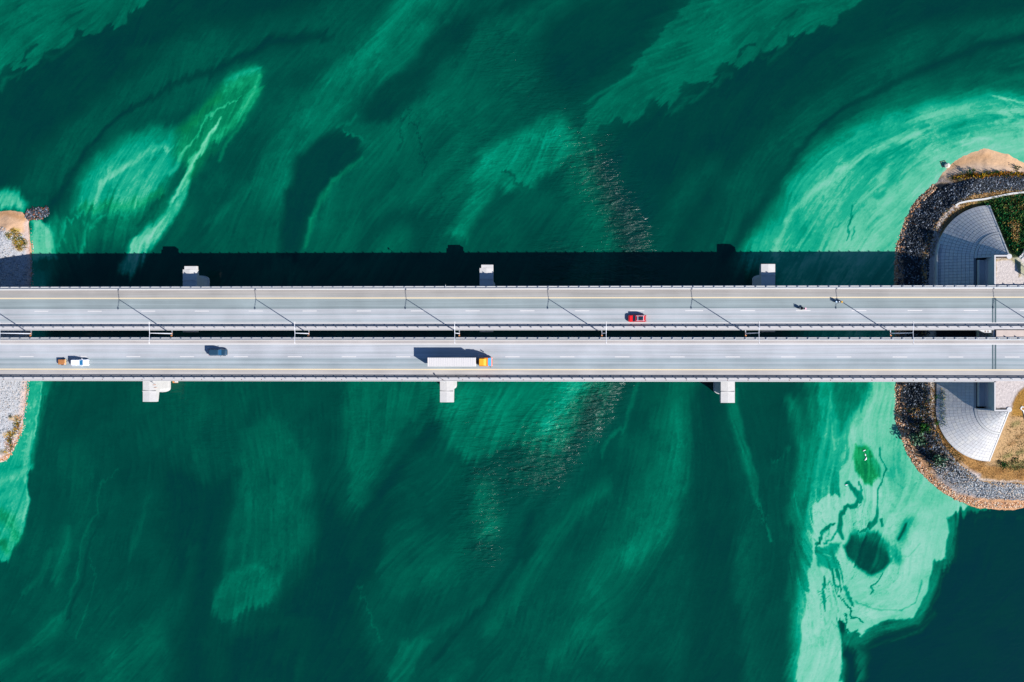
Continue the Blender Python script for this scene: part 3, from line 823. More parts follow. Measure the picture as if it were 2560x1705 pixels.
def make_bridge(nm, label, o, rows, shoulders, lines, dash_y, dash0, dash1, nd_, longd=None):
    """o = photo rows of: outer top edge, kerb inner, (walk inner), lip, outer bottom edge"""
    root = empty(nm, (0, 0, 0))
    tag(root, label, 'bridge', 'twin carriageways of the road bridge')
    yt, yk, yw, yl, yb = [yd(v) for v in o]
    MB().box(X0, X1, yb, yt, DECK - 0.35, DECK - 0.01).build('deck_slab', M_CONC, root)
    g = (yt - yb)
    for gx0, gx1 in ((0.10, 0.34), (0.66, 0.90)):
        y0_, y1_ = yb + g * gx0, yb + g * gx1
        MB().box(X0, X1 - 2.2, y0_, y1_, DECK - 3.2, DECK - 0.353).build('girder', M_GIRD, root)
    MB().box(X0, XE, yk, yt, DECK - 0.008, DECK + 0.15, 0.03).build('kerb', M_KERB, root)
    MB().box(X0, XE, yl, yw, DECK - 0.008, DECK + 0.16, 0.03).build('walkway', M_WALK, root)
    MB().box(X0, X1, yb, yl - 0.02, DECK - 0.008, DECK + 0.26, 0.03).build('edge_lip', M_KERB, root)
    asphalt('asphalt', rows, root)
    for nme, py, wpx, mm_ in lines:
        sheet(nme, X0, XE, yd(py + wpx / 2), yd(py - wpx / 2), DECK + 0.004, mm_, root)
    xa, xb = xd(dash0), xd(dash1)
    Pp = (xb - xa) / nd_
    me0 = None
    k = -2
    while xa + k * Pp < XE - 5:
        L = 3.95
        x = xa + k * Pp
        if me0 is None:
            o_ = sheet('lane_dash', 0, L, -0.11, 0.11, 0, M_WHITE, root); me0 = o_.data
        else:
            o_ = share('lane_dash', me0, root)
        o_.location = (x, yd(dash_y), DECK + 0.004)
        if longd is not None and k == longd:
            o_.scale = (1.25, 1, 1)
        k += 1
    # expansion joint at the abutment
    ya, ybb = yd(shoulders[0]), yd(shoulders[1])
    sheet('expansion_joint', xd(2480), xd(2483.6), ybb, ya, DECK + 0.008, M_JOINT, root)
    sheet('expansion_joint', xd(2486.4), xd(2490.6), ybb, ya, DECK + 0.008, M_JOINT, root)
    return root

LN = (200, 206, 220)
rowsN = [(724.2, (176, 168, 170)), (727, (190, 184, 186)), (734, (186, 182, 184)), (742.5, (188, 187, 192)), (745.8, (168, 180, 188)), (753, (160, 174, 184)), (762, (166, 180, 190)),
         (768, (154, 168, 178)), (770.3, (128, 148, 160)), (771.6, (196, 202, 214)), (777, (204, 207, 221)), (783, (200, 205, 219)), (786, (172, 186, 200)),
         (788.5, (204, 207, 221)), (795, (205, 208, 222)), (799.5, (178, 192, 206)), (803, (196, 203, 217)), (815, (200, 205, 218))]
rowsS = [(851, (196, 190, 196)), (855, (203, 196, 202)), (859, (200, 198, 206)), (861, (198, 205, 219)), (870, (206, 209, 225)), (877, (204, 207, 222)), (882, (192, 200, 214)), (886, (205, 208, 223)),
         (893, (203, 207, 222)), (896.5, (180, 192, 206)), (899, (158, 174, 188)), (903, (176, 190, 204)), (907, (190, 199, 213)), (911.5, (158, 174, 188)),
         (915, (178, 190, 204)), (922, (180, 190, 202)), (925.5, (192, 188, 194)), (931, (206, 201, 206)), (937, (204, 200, 206)), (943.3, (204, 200, 206))]
bridgeN = make_bridge('road_bridge', 'upper carriageway bridge deck carrying the red car and motorcycles',
            (714.6, 724.2, 815.5, 823.6, 825.5), rowsN, (746, 807), [('yellow_line', 744.6, 3.0, M_YELL), ('white_line', 807.9, 2.6, M_WHITE)],
            777, 86, 2549.6, 18, longd=12)
bridgeS = make_bridge('road_bridge', 'lower carriageway bridge deck carrying the long white truck',
            (842.5, 851.0, 943.3, 951.6, 953.5), rowsS, (861.5, 922), [('white_line', 860.0, 2.8, M_WHITE), ('yellow_line', 923.9, 3.0, M_YELL)],
            892, 49, 2512, 18)
MRUST = mat('rusty_iron', (0.12, 0.05, 0.03), rough=0.9, var=0.3)
md = MB().tube((0, 0, -0.02), (0, 0, 0.03), 0.13, n=10)
mdo = md.build('drain', MRUST, bridgeS)
x = xd(10); k = 0
while x < X1 - 1:
    o_ = mdo if k == 0 else share('drain', mdo.data, bridgeS)
    o_.location = (x, yd(949.4), DECK + 0.161)
    x += xd(1330) - xd(1279.3); k += 1

# ------------------------------------------------------------------ guard rails
M_RAIL = mat('zinc_rail', (0.22, 0.24, 0.27), rough=0.5, metal=0.5, var=0.08, scale=3)
def wbeam(mb, x0, x1, y, z0, z1, s):
    """corrugated beam; s = side the traffic is on"""
    h = z1 - z0
    prof = [(0, 0), (0.05, .1), (0.08, .22), (0.02, .42), (0.02, .58), (0.08, .78), (0.05, .9), (0, 1)]
    ring = [(y + s * p[0], z0 + h * p[1]) for p in prof] + [(y + s * (p[0] - 0.03), z0 + h * p[1]) for p in prof[::-1]]
    mb.loft([[(x, a, c) for a, c in ring] for x in (x0, x1)])

def guard_rail(label, py_beam, side, zup, post0, x0=X0, x1=XE):
    """side +1: the posts stand north of the beam"""
    y = yd(py_beam)
    root = empty('guard_rail', (x0, y, DECK + 0.16))
    tag(root, label, 'guard rail', 'steel guard rails along the bridge')
    L = x1 - x0
    mb = MB(); wbeam(mb, 0, L, 0, 0.0, 0.36 if side < 0 else 0.3, -side)
    mb.build('lower_rail', M_RAIL, root)
    mb = MB(); wbeam(mb, 0, L, 0, zup[0], zup[1], -side)
    mb.build('upper_rail', M_RAIL, root)
    pm = MB()
    yp = side * 0.34
    pm.box(-0.07, 0.07, yp - 0.06, yp + 0.06, 0, zup[1] + 0.02)
    for zz in (0.2, (zup[0] + zup[1]) / 2):
        a, c = sorted((side * 0.03, yp - side * 0.055))
        pm.box(-0.05, 0.05, a, c, zz - 0.06, zz + 0.06)
    pm.box(-0.16, 0.16, yp - 0.14, yp + 0.14, 0.0, 0.03)
    first = pm.build('post', M_STEEL, root)
    step = xd(1291.5) - xd(1265.8)
    xs = xd(post0)
    while xs - step > x0 + .5: xs -= step
    k = 0
    while xs < x1:
        o_ = first if k == 0 else share('post', first.data, root)
        o_.location = (xs - x0, 0, 0)
        xs += step; k += 1
    return root

guard_rail('guard rail along the uppermost edge of the bridges, above the cream line', 720.2, 1, (0.80, 0.98), 1268)
guard_rail('guard rail below the red car, on the upper side of the gap', 815.6, -1, (0.52, 0.84), 1277)
guard_rail('guard rail just below the dark gap between the two bridges', 848.6, 1, (0.80, 0.98), 1268)
guard_rail('guard rail at the lowest edge of the bridges, under the truck', 943.4, -1, (0.52, 0.84), 1277)

# concrete fill between the carriageways beyond the abutment
ga, gb = yd(842.4), yd(825.6)
def slab(name, x0, x1, y0, y1, z0, z1, m, label, cat=None, kind=None, parent=None):
    o = MB().box(x0, x1, y0, y1, z0, z1, 0.04).build(name, m, parent)
    if label: tag(o, label, cat, None, kind)
    return o
slab('median_paving', xd(2490), XE, ga, gb, DECK - 1.5, DECK + 0.1, mat('median_concrete', alb((226, 208, 206)), rough=.9, var=.08, scale=.8), 'pale concrete strip closing the gap between the carriageways', kind='structure')

# ------------------------------------------------------------------ piers
M_PIER = mat('pier_concrete', alb((230, 228, 236)), rough=0.8, var=0.07, scale=0.9, bump=0.01)
ZC = 9.5
def pier(px_l, px_r, py_end, py_in, shaft_py, label, north, step=0, notch=True):
    xl, xr = at(px_l, 852, ZC).x, at(px_r, 852, ZC).x
    ye, yi = yd(py_end, ZC), yd(py_in, ZC)
    ys = yd(shaft_py, 2.0)
    s = 1 if north else -1
    xm = (xl + xr) / 2
    root = empty('bridge_pier', (xm, (ye + yi) / 2, 0))
    tag(root, label, 'pier', 'concrete bridge piers standing in the river')
    hw = (xr - xl) / 2
    cy = (ye + yi) / 2
    r = lambda yy: yy - cy
    # cap: gabled top, tapering underside
    sect = lambda y, zb, top: [(-hw, r(y), zb), (hw, r(y), zb), (hw, r(y), top), (0, r(y), top + 0.16), (-hw, r(y), top)]
    mb = MB()
    rings = [sect(ye, ZC - 1.3, ZC), sect(ye - s * 5.5, ZC - 2.6, ZC), sect(yi + s * 5.5, ZC - 2.6, ZC), sect(yi, ZC - 1.3, ZC)]
    if north: rings = rings[::-1]
    # keep winding outward
    mb.loft(rings)
    mb.build('cap', M_PIER, root)
    if notch:
        y1_ = ye + s * 0.0
        mb = MB().box(-hw + 0.45, hw - 0.02, *sorted((r(ye + s * 0.02), r(ye + s * 0.95))), ZC - 1.1, ZC + 0.05, 0.03)
        mb.build('cap_nose', M_PIER, root)
    # raised strip where the step of the cap lies
    a, c = sorted((r(ye - s * 2.9), r(ye - s * 3.15)))
    MB().box(-hw + 0.02, hw - 0.02, a, c, ZC - 0.2, ZC + 0.24).build('cap_ridge', M_PIER, root)
    # shaft with rounded ends
    n = 8
    ring = []
    for k in range(n + 1):
        t = math.pi * k / n
        ring.append((hw * 0.97 * math.cos(t), r(max(ys, -1e9)) * 1.0 + (1.0 if north else 0) * 0 + 0, 0))
    top_y, bot_y = (ys, yi + 1.5) if north else (yi - 1.5, ys)
    rad = hw * 0.97
    pts = []
    for k in range(n + 1):
        t = math.pi * k / n
        pts.append((rad * math.cos(t), r(top_y) - rad * 0.6 + rad * 0.6 * math.sin(t)))
    for k in range(n + 1):
        t = math.pi + math.pi * k / n
        pts.append((rad * math.cos(t), r(bot_y) + rad * 0.6 + rad * 0.6 * math.sin(t)))
    MB().loft([[(p[0], p[1], -1.5) for p in pts], [(p[0], p[1], ZC - 2.0) for p in pts]]).build('shaft', M_PIER, root)
    pts2 = [(p[0] * 1.08, p[1] + 0.15 * (1 if p[1] > 0 else -1)) for p in pts]
    MB().loft([[(p[0], p[1], -1.5) for p in pts2], [(p[0], p[1], 1.1) for p in pts2]]).build('footing', M_PIER, root)
    return root

pN = [pier(457, 492, 672, 830, 688, 'pier nearest the left bank above the bridges, rounded base on its right', True),
      pier(1199, 1233, 670, 830, 700, 'middle pier poking out above the bridges, no base showing', True),
      pier(1903, 1938, 661.5, 830, 689, 'pier above the bridges nearest the paved cone, base showing on its left', True, notch=False)]
pS = [pier(357, 391, 1006, 850, 981, 'pier below the bridges near the left bank, with a cream marker post on it', False, notch=False),
      pier(1100, 1134, 1006, 850, 974, 'middle pier poking out below the bridges, orange panel on its left side', False, notch=False),
      pier(1802, 1837, 1006, 850, 984, 'pier below the bridges furthest right, plain white cap and blue shaded side', False, notch=False)]

# ------------------------------------------------------------------ light poles
M_POLE = mat('pale_pole_paint', (0.62, 0.64, 0.68), rough=0.4, metal=0.2, var=0.03)
M_ORNG = mat('orange_rust_bracket', (0.55, 0.20, 0.05), rough=0.7, var=0.2)
H = 13.5
def make_pole():
    root = empty('street_light', (0, 0, 0))
    MB().tube((0, 0, -0.3), (0, 0, H), 0.16, 0.085, n=10).build('pole', M_POLE, root)
    mb = MB().tube((0, 0, -0.35), (0, 0, 0.02), 0.2, 0.2, n=8)
    mb.box(-0.2, 0.2, -0.75, -0.5, -0.42, -0.12)
    mb.build('base_bracket', M_ORNG, root)
    MB().box(-0.1, 0.1, -0.5, .9, -0.7, -0.45).build('strut', M_STEEL, root)
    for s in (-1, 1):
        MB().tube((0, 0, H - 0.05), (0, s * 2.35, H + 0.25), 0.06, 0.05, n=8).build('arm', M_POLE, root)
        mb = MB()
        y0_, y1_ = sorted((s * 2.3, s * 2.95))
        prof = [(-0.17, 0), (0.17, 0), (0.12, 0.13), (-0.12, 0.13)]
        mb.loft([[(p[0] * .5, y0_, H + .2 + p[1]) for p in prof], [(p[0], (y0_ + y1_) / 2, H + .19 + p[1]) for p in prof], [(p[0] * .7, y1_, H + .2 + p[1]) for p in prof]])
        mb.build('lamp_head', M_WHITE, root)
    return root
def copy_tree(o, parent=None):
    c = o.copy(); COL.objects.link(c)
    if parent: c.parent = parent
    for ch in list(o.children): copy_tree(ch, c)
    return c
pole_spots = [(75, 'street light whose mast leans in from the left edge of the photo'),
              (428, 'street light between the white car with the trailer and the black car'),
              (771, 'street light left of the truck shadow, right of the black car'),
              (1148, 'street light whose lamp hangs above the white truck cab end'),
              (1505, 'street light just left of the red car'),
              (1865, 'street light between the red car and the black motorcycle'),
              (2228, 'street light nearest the abutment, below and right of both motorcycles'),
              (2622, 'street light beyond the abutment at the right edge, seen by its shadow')]
pr = make_pole()
for k, (px, lb) in enumerate(pole_spots):
    o_ = pr if k == 0 else copy_tree(pr)
    o_.location = (xd(px), yd(833.6), DECK)
    tag(o_, lb, 'street light', 'double armed street lights between the carriageways')
# ------------------------------------------------------------------ land
AN, AS = at(2524, 641, DECK), at(2524, 1024, DECK)
YC = (AN.y + AS.y) / 2; YH = (AN.y - AS.y) / 2; AX = AN.x
CA, CB = 15.0, 15.5               # cone base half-axes
ZP, ZG = DECK - 0.12, 4.5         # plateau, path level
def rho(x, y):
    dx = np.maximum(0, AX - x) / CA
    dy = np.maximum(0, np.abs(y - YC) - YH) / CB
    return np.hypot(dx, dy)
XSEAT, XBACK = at(2446, 852, 11).x, at(2485, 852, DECK).x
COAST_R = [(3160, 470), (2620, 430), (2560, 407), (2520, 385), (2480, 374), (2458, 370), (2420, 385), (2395, 397), (2375, 412), (2357, 432),
           (2345, 455), (2325, 472), (2300, 492), (2281, 515), (2268, 543), (2256, 570), (2250, 592), (2241, 615), (2239, 640), (2238, 680),
           (2237, 800), (2239, 950), (2239, 1000), (2240, 1040), (2245, 1070), (2258, 1100), (2268, 1130), (2282, 1160), (2305, 1185),
           (2330, 1210), (2360, 1235), (2390, 1250), (2420, 1260), (2440, 1270), (2470, 1272), (2510, 1276), (2530, 1275), (2560, 1270), (2640, 1266), (3160, 1262)]
COAST_L = [(-260, 540), (-80, 545), (0, 528), (25, 524), (50, 530), (70, 540), (73, 552), (72, 572), (76, 600), (80, 625), (80, 660), (76, 720), (74, 800),
           (72, 880), (68, 950), (66, 980), (62, 1030), (58, 1060), (48, 1090), (36, 1115), (22, 1145), (8, 1155), (-20, 1165), (-120, 1190), (-260, 1200)]

def land(name, coast, x0, x1, y0, y1, step, hfun, paint, label):
    xs = np.arange(x0, x1, step).astype(np.float32); ys = np.arange(y0, y1, step).astype(np.float32)
    Xg, Yg = np.meshgrid(xs, ys)
    px, py = to_px(Xg.astype(np.float64), Yg.astype(np.float64), 0.0)
    jx = px + 7 * fbm(px, py, 14, 3, 61); jy = py + 7 * fbm(px, py, 14, 3, 62)
    sd = poly_sd(jx.ravel(), jy.ravel(), coast).reshape(px.shape) * 0.117    # metres inside
    Z = hfun(Xg, Yg, sd)
    # zones are painted where they are seen, so through the height
    px, py = to_px(Xg.astype(np.float64), Yg.astype(np.float64), Z.astype(np.float64))
    Pn = paint(px + 5 * fbm(px, py, 12, 3, 71), py + 5 * fbm(px, py, 12, 3, 72))
    me = grid_mesh(name, xs, ys, Z)
    col = Pn.ch['C']
    cattr(me, 'ground_colour', col)
    fattr(me, 'rough_ground', Pn.ch['B'])
    o = bpy.data.objects.new(name, me); COL.objects.link(o)
    tag(o, label, kind='structure')
    return o, (xs, ys, Z, Pn)

def h_right(X, Y, sd):
    z = np.where(sd < 0, np.clip(sd * 0.35, -2.5, 0), np.minimum(np.where(Y < YC, 4.35, 3.6), sd * np.where(Y < YC, .54, 0.47)))
    z = z + 0.25 * fbm(X, Y, 3.0, 3, 81) * np.clip(sd, 0, 1)
    sand = np.exp(-(((X - at(2460, 400).x) / 14) ** 2 + ((Y - at(2460, 400).y) / 6) ** 2))
    z = z * (1 - 0.45 * sand)
    r = rho(X, Y)
    west = (X < AX + .1)
    cone = ZP - .22 - (ZP - ZG) * r
    bank = ZP - .05 - (ZP - 4.3) * r
    z = np.where(west, np.where(r < 1.0, cone, z), np.where(r < 1.0, np.maximum(bank, z), z))
    box = (X > XSEAT - 0.2) & (np.abs(Y - YC) < YH - 0.1)
    z = np.where(box & (X < XBACK + .25), np.minimum(z, 9.6), z)
    z = np.where(box & (X >= XBACK + .25), ZP, z)
    return z.astype(np.float32)

def c_(r, g, b_): return alb((r, g, b_))
def paint_right(x, y):
    Q = Painter(x, y, {'C': c_(188, 160, 128), 'B': 0.3})
    Q.poly([(2225, 480), (3160, 330), (3160, 1300), (2225, 1300)], soft=2, C=c_(34, 42, 54), B=.8)      # riprap bed
    # light stones on the waterline
    Q.line([(2250, 800), (2248, 950), (2248, 1020), (2256, 1080), (2282, 1140), (2330, 1195), (2400, 1245), (2470, 1262), (2560, 1262), (3160, 1256)], w=20, hard=.55, C=c_(222, 170, 132), B=.8)
    Q.line([(2248, 800), (2246, 640), (2256, 600), (2264, 565), (2280, 528), (2300, 500)], w=15, hard=.5, C=c_(205, 165, 140), B=.8)
    # sand
    Q.poly([(2352, 440), (2360, 425), (2378, 408), (2420, 380), (2458, 366), (2520, 380), (2560, 402), (3160, 450), (3160, 440), (2560, 433), (2500, 440),
            (2460, 441), (2430, 446), (2400, 443), (2370, 440)], soft=3, C=c_(252, 206, 168), B=.12)
    Q.line([(2370, 432), (2440, 420), (2520, 425), (2600, 435)], w=18, a=.6, C=c_(250, 222, 206), B=.12)
    Q.line([(2380, 412), (2430, 395), (2470, 390)], w=16, a=.5, C=c_(226, 172, 124), B=.15)
    Q.line([(2360, 445), (2330, 460), (2350, 452)], w=8, a=.8, C=c_(225, 200, 190), B=.5)
    Q.line([(2390, 440), (2430, 436), (2470, 440), (2500, 434)], w=7, a=.8, C=c_(190, 130, 30), B=.8)
    # light gravel parts of the riprap at upper right and lower right
    Q.line([(2420, 462), (2480, 452), (2560, 452), (3160, 460)], w=14, a=.6, C=c_(120, 124, 140), B=.9)
    Q.line([(2340, 455), (2370, 452), (2400, 470)], w=6, a=.6, C=c_(190, 180, 190), B=.9)
    Q.line([(2360, 1190), (2400, 1220), (2470, 1228), (2560, 1222), (3160, 1218)], w=26, hard=.3, a=.9, C=c_(168, 176, 192), B=.9)
    Q.line([(2330, 1180), (2380, 1210), (2440, 1240), (2560, 1246)], w=8, a=.5, C=c_(210, 195, 195), B=.7)
    for (ax, ay) in [(2320, 1010), (2300, 1040), (2275, 1060), (2300, 1090), (2325, 1130), (2340, 1150), (2360, 1180), (2385, 1205), (2500, 1235), (2270, 1020)]:
        Q.line([(ax - 6, ay), (ax + 8, ay + 5)], w=11, a=.65, C=c_(150, 110, 60), B=.8)
    for (ax, ay) in [(2330, 520), (2285, 560), (2540, 475), (2500, 455)]:
        Q.line([(ax - 6, ay), (ax + 8, ay + 3)], w=9, a=.6, C=c_(150, 96, 56), B=.8)
    # verges, path, grass between riprap and cone
    Q.line([(3160, 478), (2560, 484), (2470, 488), (2420, 500), (2375, 528), (2345, 560), (2325, 600), (2318, 650), (2316, 720), (2316, 950), (2322, 1020), (2332, 1060),
            (2352, 1100), (2392, 1150), (2440, 1190), (2500, 1205), (3160, 1206)], w=16, hard=.5, C=c_(196, 156, 110), B=.6)
    Q.line([(2390, 524), (2360, 552), (2340, 590), (2330, 650), (2328, 720), (2328, 950), (2330, 1010), (2342, 1060), (2372, 1110), (2410, 1150), (2445, 1185)], w=13, hard=.6, C=c_(228, 216, 220), B=.3)
    Q.line([(2400, 514), (2430, 500), (2480, 490)], w=9, a=.8, C=c_(208, 176, 150), B=.5)
    Q.line([(2440, 1196), (2500, 1204), (3160, 1203)], w=5, a=.9, C=c_(226, 210, 205), B=.3)
    Q.line([(2338, 990), (2340, 1030), (2344, 1070)], w=8, a=.8, C=c_(120, 116, 50), B=.9)
    # dry grass ring south of the lower cone
    Q.line([(2352, 1080), (2385, 1120), (2430, 1160), (2480, 1180), (2540, 1185), (3160, 1185)], w=22, hard=.45, C=c_(200, 150, 92), B=.8)
    Q.poly([(2462, 1165), (2478, 1110), (2500, 1026), (2545, 1020), (3160, 1000), (3160, 1170)], soft=4, C=c_(206, 168, 126), B=.5)
    Q.line([(2500, 1158), (2530, 1165), (2600, 1150)], w=14, a=.6, C=c_(150, 156, 90), B=.8)
    for (ax, ay, cc) in [(2540, 1060, (110, 120, 66)), (2552, 1090, (150, 110, 66)), (2530, 1110, (170, 124, 78)), (2550, 1130, (96, 120, 66)), (2520, 1140, (120, 130, 70)), (2500, 1180, (150, 104, 56)),
                         (2440, 1172, (140, 96, 50)), (2550, 1190, (140, 96, 50)), (2400, 1150, (150, 110, 60)), (2545, 1170, (80, 110, 60))]:
        Q.line([(ax - 7, ay + 2), (ax + 6, ay - 3)], w=11, a=.6, C=c_(*cc), B=.9)
    # verge round the upper cone and the green bank
    Q.line([(2352, 590), (2362, 560), (2385, 535), (2420, 515), (2470, 508)], w=8, hard=.4, a=.8, C=c_(186, 146, 84), B=.7)
    Q.poly([(2455, 518), (2440, 505), (2480, 492), (2560, 484), (3160, 480), (3160, 640), (2505, 640), (2485, 590)], soft=6, C=c_(78, 96, 46), B=.9)
    Q.line([(2400, 508), (2450, 496), (2520, 488)], w=10, a=.7, C=c_(178, 140, 84), B=.8)
    for (ax, ay) in [(2550, 500), (2548, 540), (2520, 560), (2535, 590), (2500, 530)]:
        Q.line([(ax - 4, ay - 8), (ax + 4, ay + 8)], w=12, a=.5, C=c_(176, 132, 72), B=.9)
    # plateau
    Q.poly([(2480, 644), (3160, 644), (3160, 718), (2480, 718)], soft=2, C=c_(228, 216, 218), B=.35)
    Q.line([(2490, 650), (2530, 646), (2545, 660), (2550, 690)], w=6, a=.7, C=c_(190, 160, 100), B=.8)
    Q.line([(2489, 650), (2489, 690)], w=4, a=.7, C=c_(180, 150, 90), B=.8)
    Q.line([(2540, 650), (2560, 680), (2600, 700)], w=16, a=.6, C=c_(160, 170, 100), B=.8)
    Q.poly([(2480, 950), (3160, 950), (3160, 1020), (2480, 1020)], soft=2, C=c_(230, 218, 222), B=.35)
    Q.poly([(2545, 980), (2560, 968), (3160, 960), (3160, 1040), (2528, 1040), (2530, 1010)], soft=4, C=c_(186, 138, 66), B=.8)
    return Q

M_GROUND, nt, b = new_mat('ground')
MATS['ground'] = M_GROUND
aC = nd(nt, 'ShaderNodeAttribute', attribute_name='ground_colour'); aB = nd(nt, 'ShaderNodeAttribute', attribute_name='rough_ground')
tc = nd(nt, 'ShaderNodeTexCoord')
g1 = nd(nt, 'ShaderNodeTexNoise'); g1.inputs['Scale'].default_value = 1.6; g1.inputs['Detail'].default_value = 8; g1.inputs['Roughness'].default_value = .75
g2 = nd(nt, 'ShaderNodeTexVoronoi'); g2.inputs['Scale'].default_value = 2.2
nt.links.new(tc.outputs['Object'], g1.inputs['Vector']); nt.links.new(tc.outputs['Object'], g2.inputs['Vector'])
mr = nd(nt, 'ShaderNodeMapRange'); mr.inputs['From Min'].default_value = .3; mr.inputs['From Max'].default_value = .7
mr.inputs['To Min'].default_value = -1; mr.inputs['To Max'].default_value = 1
nt.links.new(g1.outputs['Fac'], mr.inputs['Value'])
m1 = nd(nt, 'ShaderNodeMath', operation='MULTIPLY_ADD'); nt.links.new(aB.outputs['Fac'], m1.inputs[0]); m1.inputs[1].default_value = 0.5; m1.inputs[2].default_value = 0.08
m2 = nd(nt, 'ShaderNodeMath', operation='MULTIPLY_ADD'); nt.links.new(mr.outputs[0], m2.inputs[0]); nt.links.new(m1.outputs[0], m2.inputs[1]); m2.inputs[2].default_value = 1.0
vs = nd(nt, 'ShaderNodeVectorMath', operation='SCALE'); nt.links.new(aC.outputs['Color'], vs.inputs[0]); nt.links.new(m2.outputs[0], vs.inputs['Scale'])
nt.links.new(vs.outputs[0], b.inputs['Base Color'])
b.inputs['Roughness'].default_value = 0.95; b.inputs['Specular IOR Level'].default_value = 0.2
hb = nd(nt, 'ShaderNodeMath', operation='MULTIPLY'); nt.links.new(g1.outputs['Fac'], hb.inputs[0]); nt.links.new(aB.outputs['Fac'], hb.inputs[1])
bp = nd(nt, 'ShaderNodeBump'); bp.inputs['Strength'].default_value = .8; bp.inputs['Distance'].default_value = .7
nt.links.new(hb.outputs[0], bp.inputs['Height']); nt.links.new(bp.outputs[0], b.inputs['Normal'])

xr0, xr1 = at(2205, 852).x, at(3080, 852).x
landR, infoR = land('right_bank', COAST_R, xr0, xr1, at(2400, 1310).y, at(2400, 340).y, 0.25, h_right, paint_right, 'right bank with sand, dark riprap, path and grassy embankment')
landR.data.materials.append(M_GROUND)

def h_left(X, Y, sd):
    z = np.where(sd < 0, np.clip(sd * 0.35, -2.5, 0), np.minimum(2.4, sd * 0.28))
    return (z + 0.15 * fbm(X, Y, 3.0, 3, 82) * np.clip(sd, 0, 1)).astype(np.float32)
def paint_left(x, y):
    Q = Painter(x, y, {'C': c_(196, 198, 212), 'B': 0.5})
    Q.poly([(-260, 500), (90, 500), (90, 560), (60, 585), (30, 580), (0, 575), (-260, 600)], soft=6, C=c_(230, 188, 158), B=.15)
    Q.line([(-40, 540), (20, 532), (60, 545)], w=14, a=.7, C=c_(214, 158, 110), B=.2)
    Q.line([(70, 560), (72, 600), (78, 640), (74, 720), (70, 900), (62, 1000), (56, 1060), (40, 1100), (18, 1140), (-20, 1155), (-200, 1185)], w=16, hard=.3, a=.9, C=c_(226, 200, 196), B=.4)
    Q.line([(75, 560), (78, 620), (80, 650), (74, 900), (66, 1000), (60, 1060), (44, 1098), (22, 1138), (-10, 1156)], w=6, hard=.2, a=.9, C=c_(226, 164, 120), B=.7)
    for (ax, ay, cc) in [(40, 575, (196, 172, 84)), (50, 598, (90, 120, 70)), (48, 620, (214, 176, 84)), (20, 585, (200, 176, 120)), (60, 605, (110, 110, 70)), (40, 612, (190, 140, 110)),
                         (30, 1045, (214, 172, 110)), (45, 1042, (200, 140, 60)), (15, 1085, (216, 170, 80)), (30, 1085, (200, 176, 60)), (20, 1108, (190, 130, 80)), (8, 1130, (120, 110, 70))]:
        Q.line([(ax - 4, ay), (ax + 5, ay + 2)], w=10, a=.8, C=c_(*cc), B=.8)
    return Q
landL, infoL = land('left_bank', COAST_L, at(-200, 852).x, at(105, 852).x, at(0, 1215).y, at(0, 500).y, 0.3, h_left, paint_left, 'left bank, pale gravel spit with a sandy tip')
landL.data.materials.append(M_GROUND)

def sampler(info):
    xs, ys, Z, _ = info
    def f(x, y):
        i = np.clip(((x - xs[0]) / (xs[1] - xs[0])), 0, len(xs) - 1.01); j = np.clip(((y - ys[0]) / (ys[1] - ys[0])), 0, len(ys) - 1.01)
        i0, j0 = i.astype(int), j.astype(int)
        return Z[j0, i0]
    return f
ZR, ZL = sampler(infoR), sampler(infoL)

# ------------------------------------------------------------------ rocks
ICO_V = []
_t = (1 + 5 ** .5) / 2
for a, b_ in ((-1, _t), (1, _t), (-1, -_t), (1, -_t)):
    ICO_V.append((a, b_, 0))
for a, b_ in ((-1, _t), (1, _t), (-1, -_t), (1, -_t)):
    ICO_V.append((0, a, b_))
for a, b_ in ((_t, -1), (_t, 1), (-_t, -1), (-_t, 1)):
    ICO_V.append((a, 0, b_))
ICO_V = np.array(ICO_V, np.float32) / math.hypot(1, _t)
ICO_F = np.array([(0, 11, 5), (0, 5, 1), (0, 1, 7), (0, 7, 10), (0, 10, 11), (1, 5, 9), (5, 11, 4), (11, 10, 2), (10, 7, 6), (7, 1, 8),
                  (3, 9, 4), (3, 4, 2), (3, 2, 6), (3, 6, 8), (3, 8, 9), (4, 9, 5), (2, 4, 11), (6, 2, 10), (8, 6, 7), (9, 8, 1)], np.int32)

M_ROCK, nt, b = new_mat('stone')
aC = nd(nt, 'ShaderNodeAttribute', attribute_name='stone_colour')
nt.links.new(aC.outputs['Color'], b.inputs['Base Color']); b.inputs['Roughness'].default_value = .85

def bulk(name, V, F, cols, m, attr, label, group=None, smooth=False):
    """many small solids as one mesh; V (n,k,3), F (f,c), cols (n,3)"""
    n, k = V.shape[:2]
    me = bpy.data.meshes.new(name)
    me.vertices.add(n * k); me.vertices.foreach_set('co', np.ascontiguousarray(V, np.float32).ravel())
    FF = (F[None] + (np.arange(n) * k)[:, None, None]).astype(np.int32).reshape(-1, F.shape[1])
    me.loops.add(FF.size); me.loops.foreach_set('vertex_index', FF.ravel())
    me.polygons.add(len(FF)); me.polygons.foreach_set('loop_start', (np.arange(len(FF)) * F.shape[1]).astype(np.int32))
    me.polygons.foreach_set('loop_total', np.full(len(FF), F.shape[1], np.int32))
    me.update()
    cattr(me, attr, np.repeat(cols, k, 0))
    me.materials.append(m)
    o = bpy.data.objects.new(name, me); COL.objects.link(o)
    tag(o, label, kind='stuff')
    return o

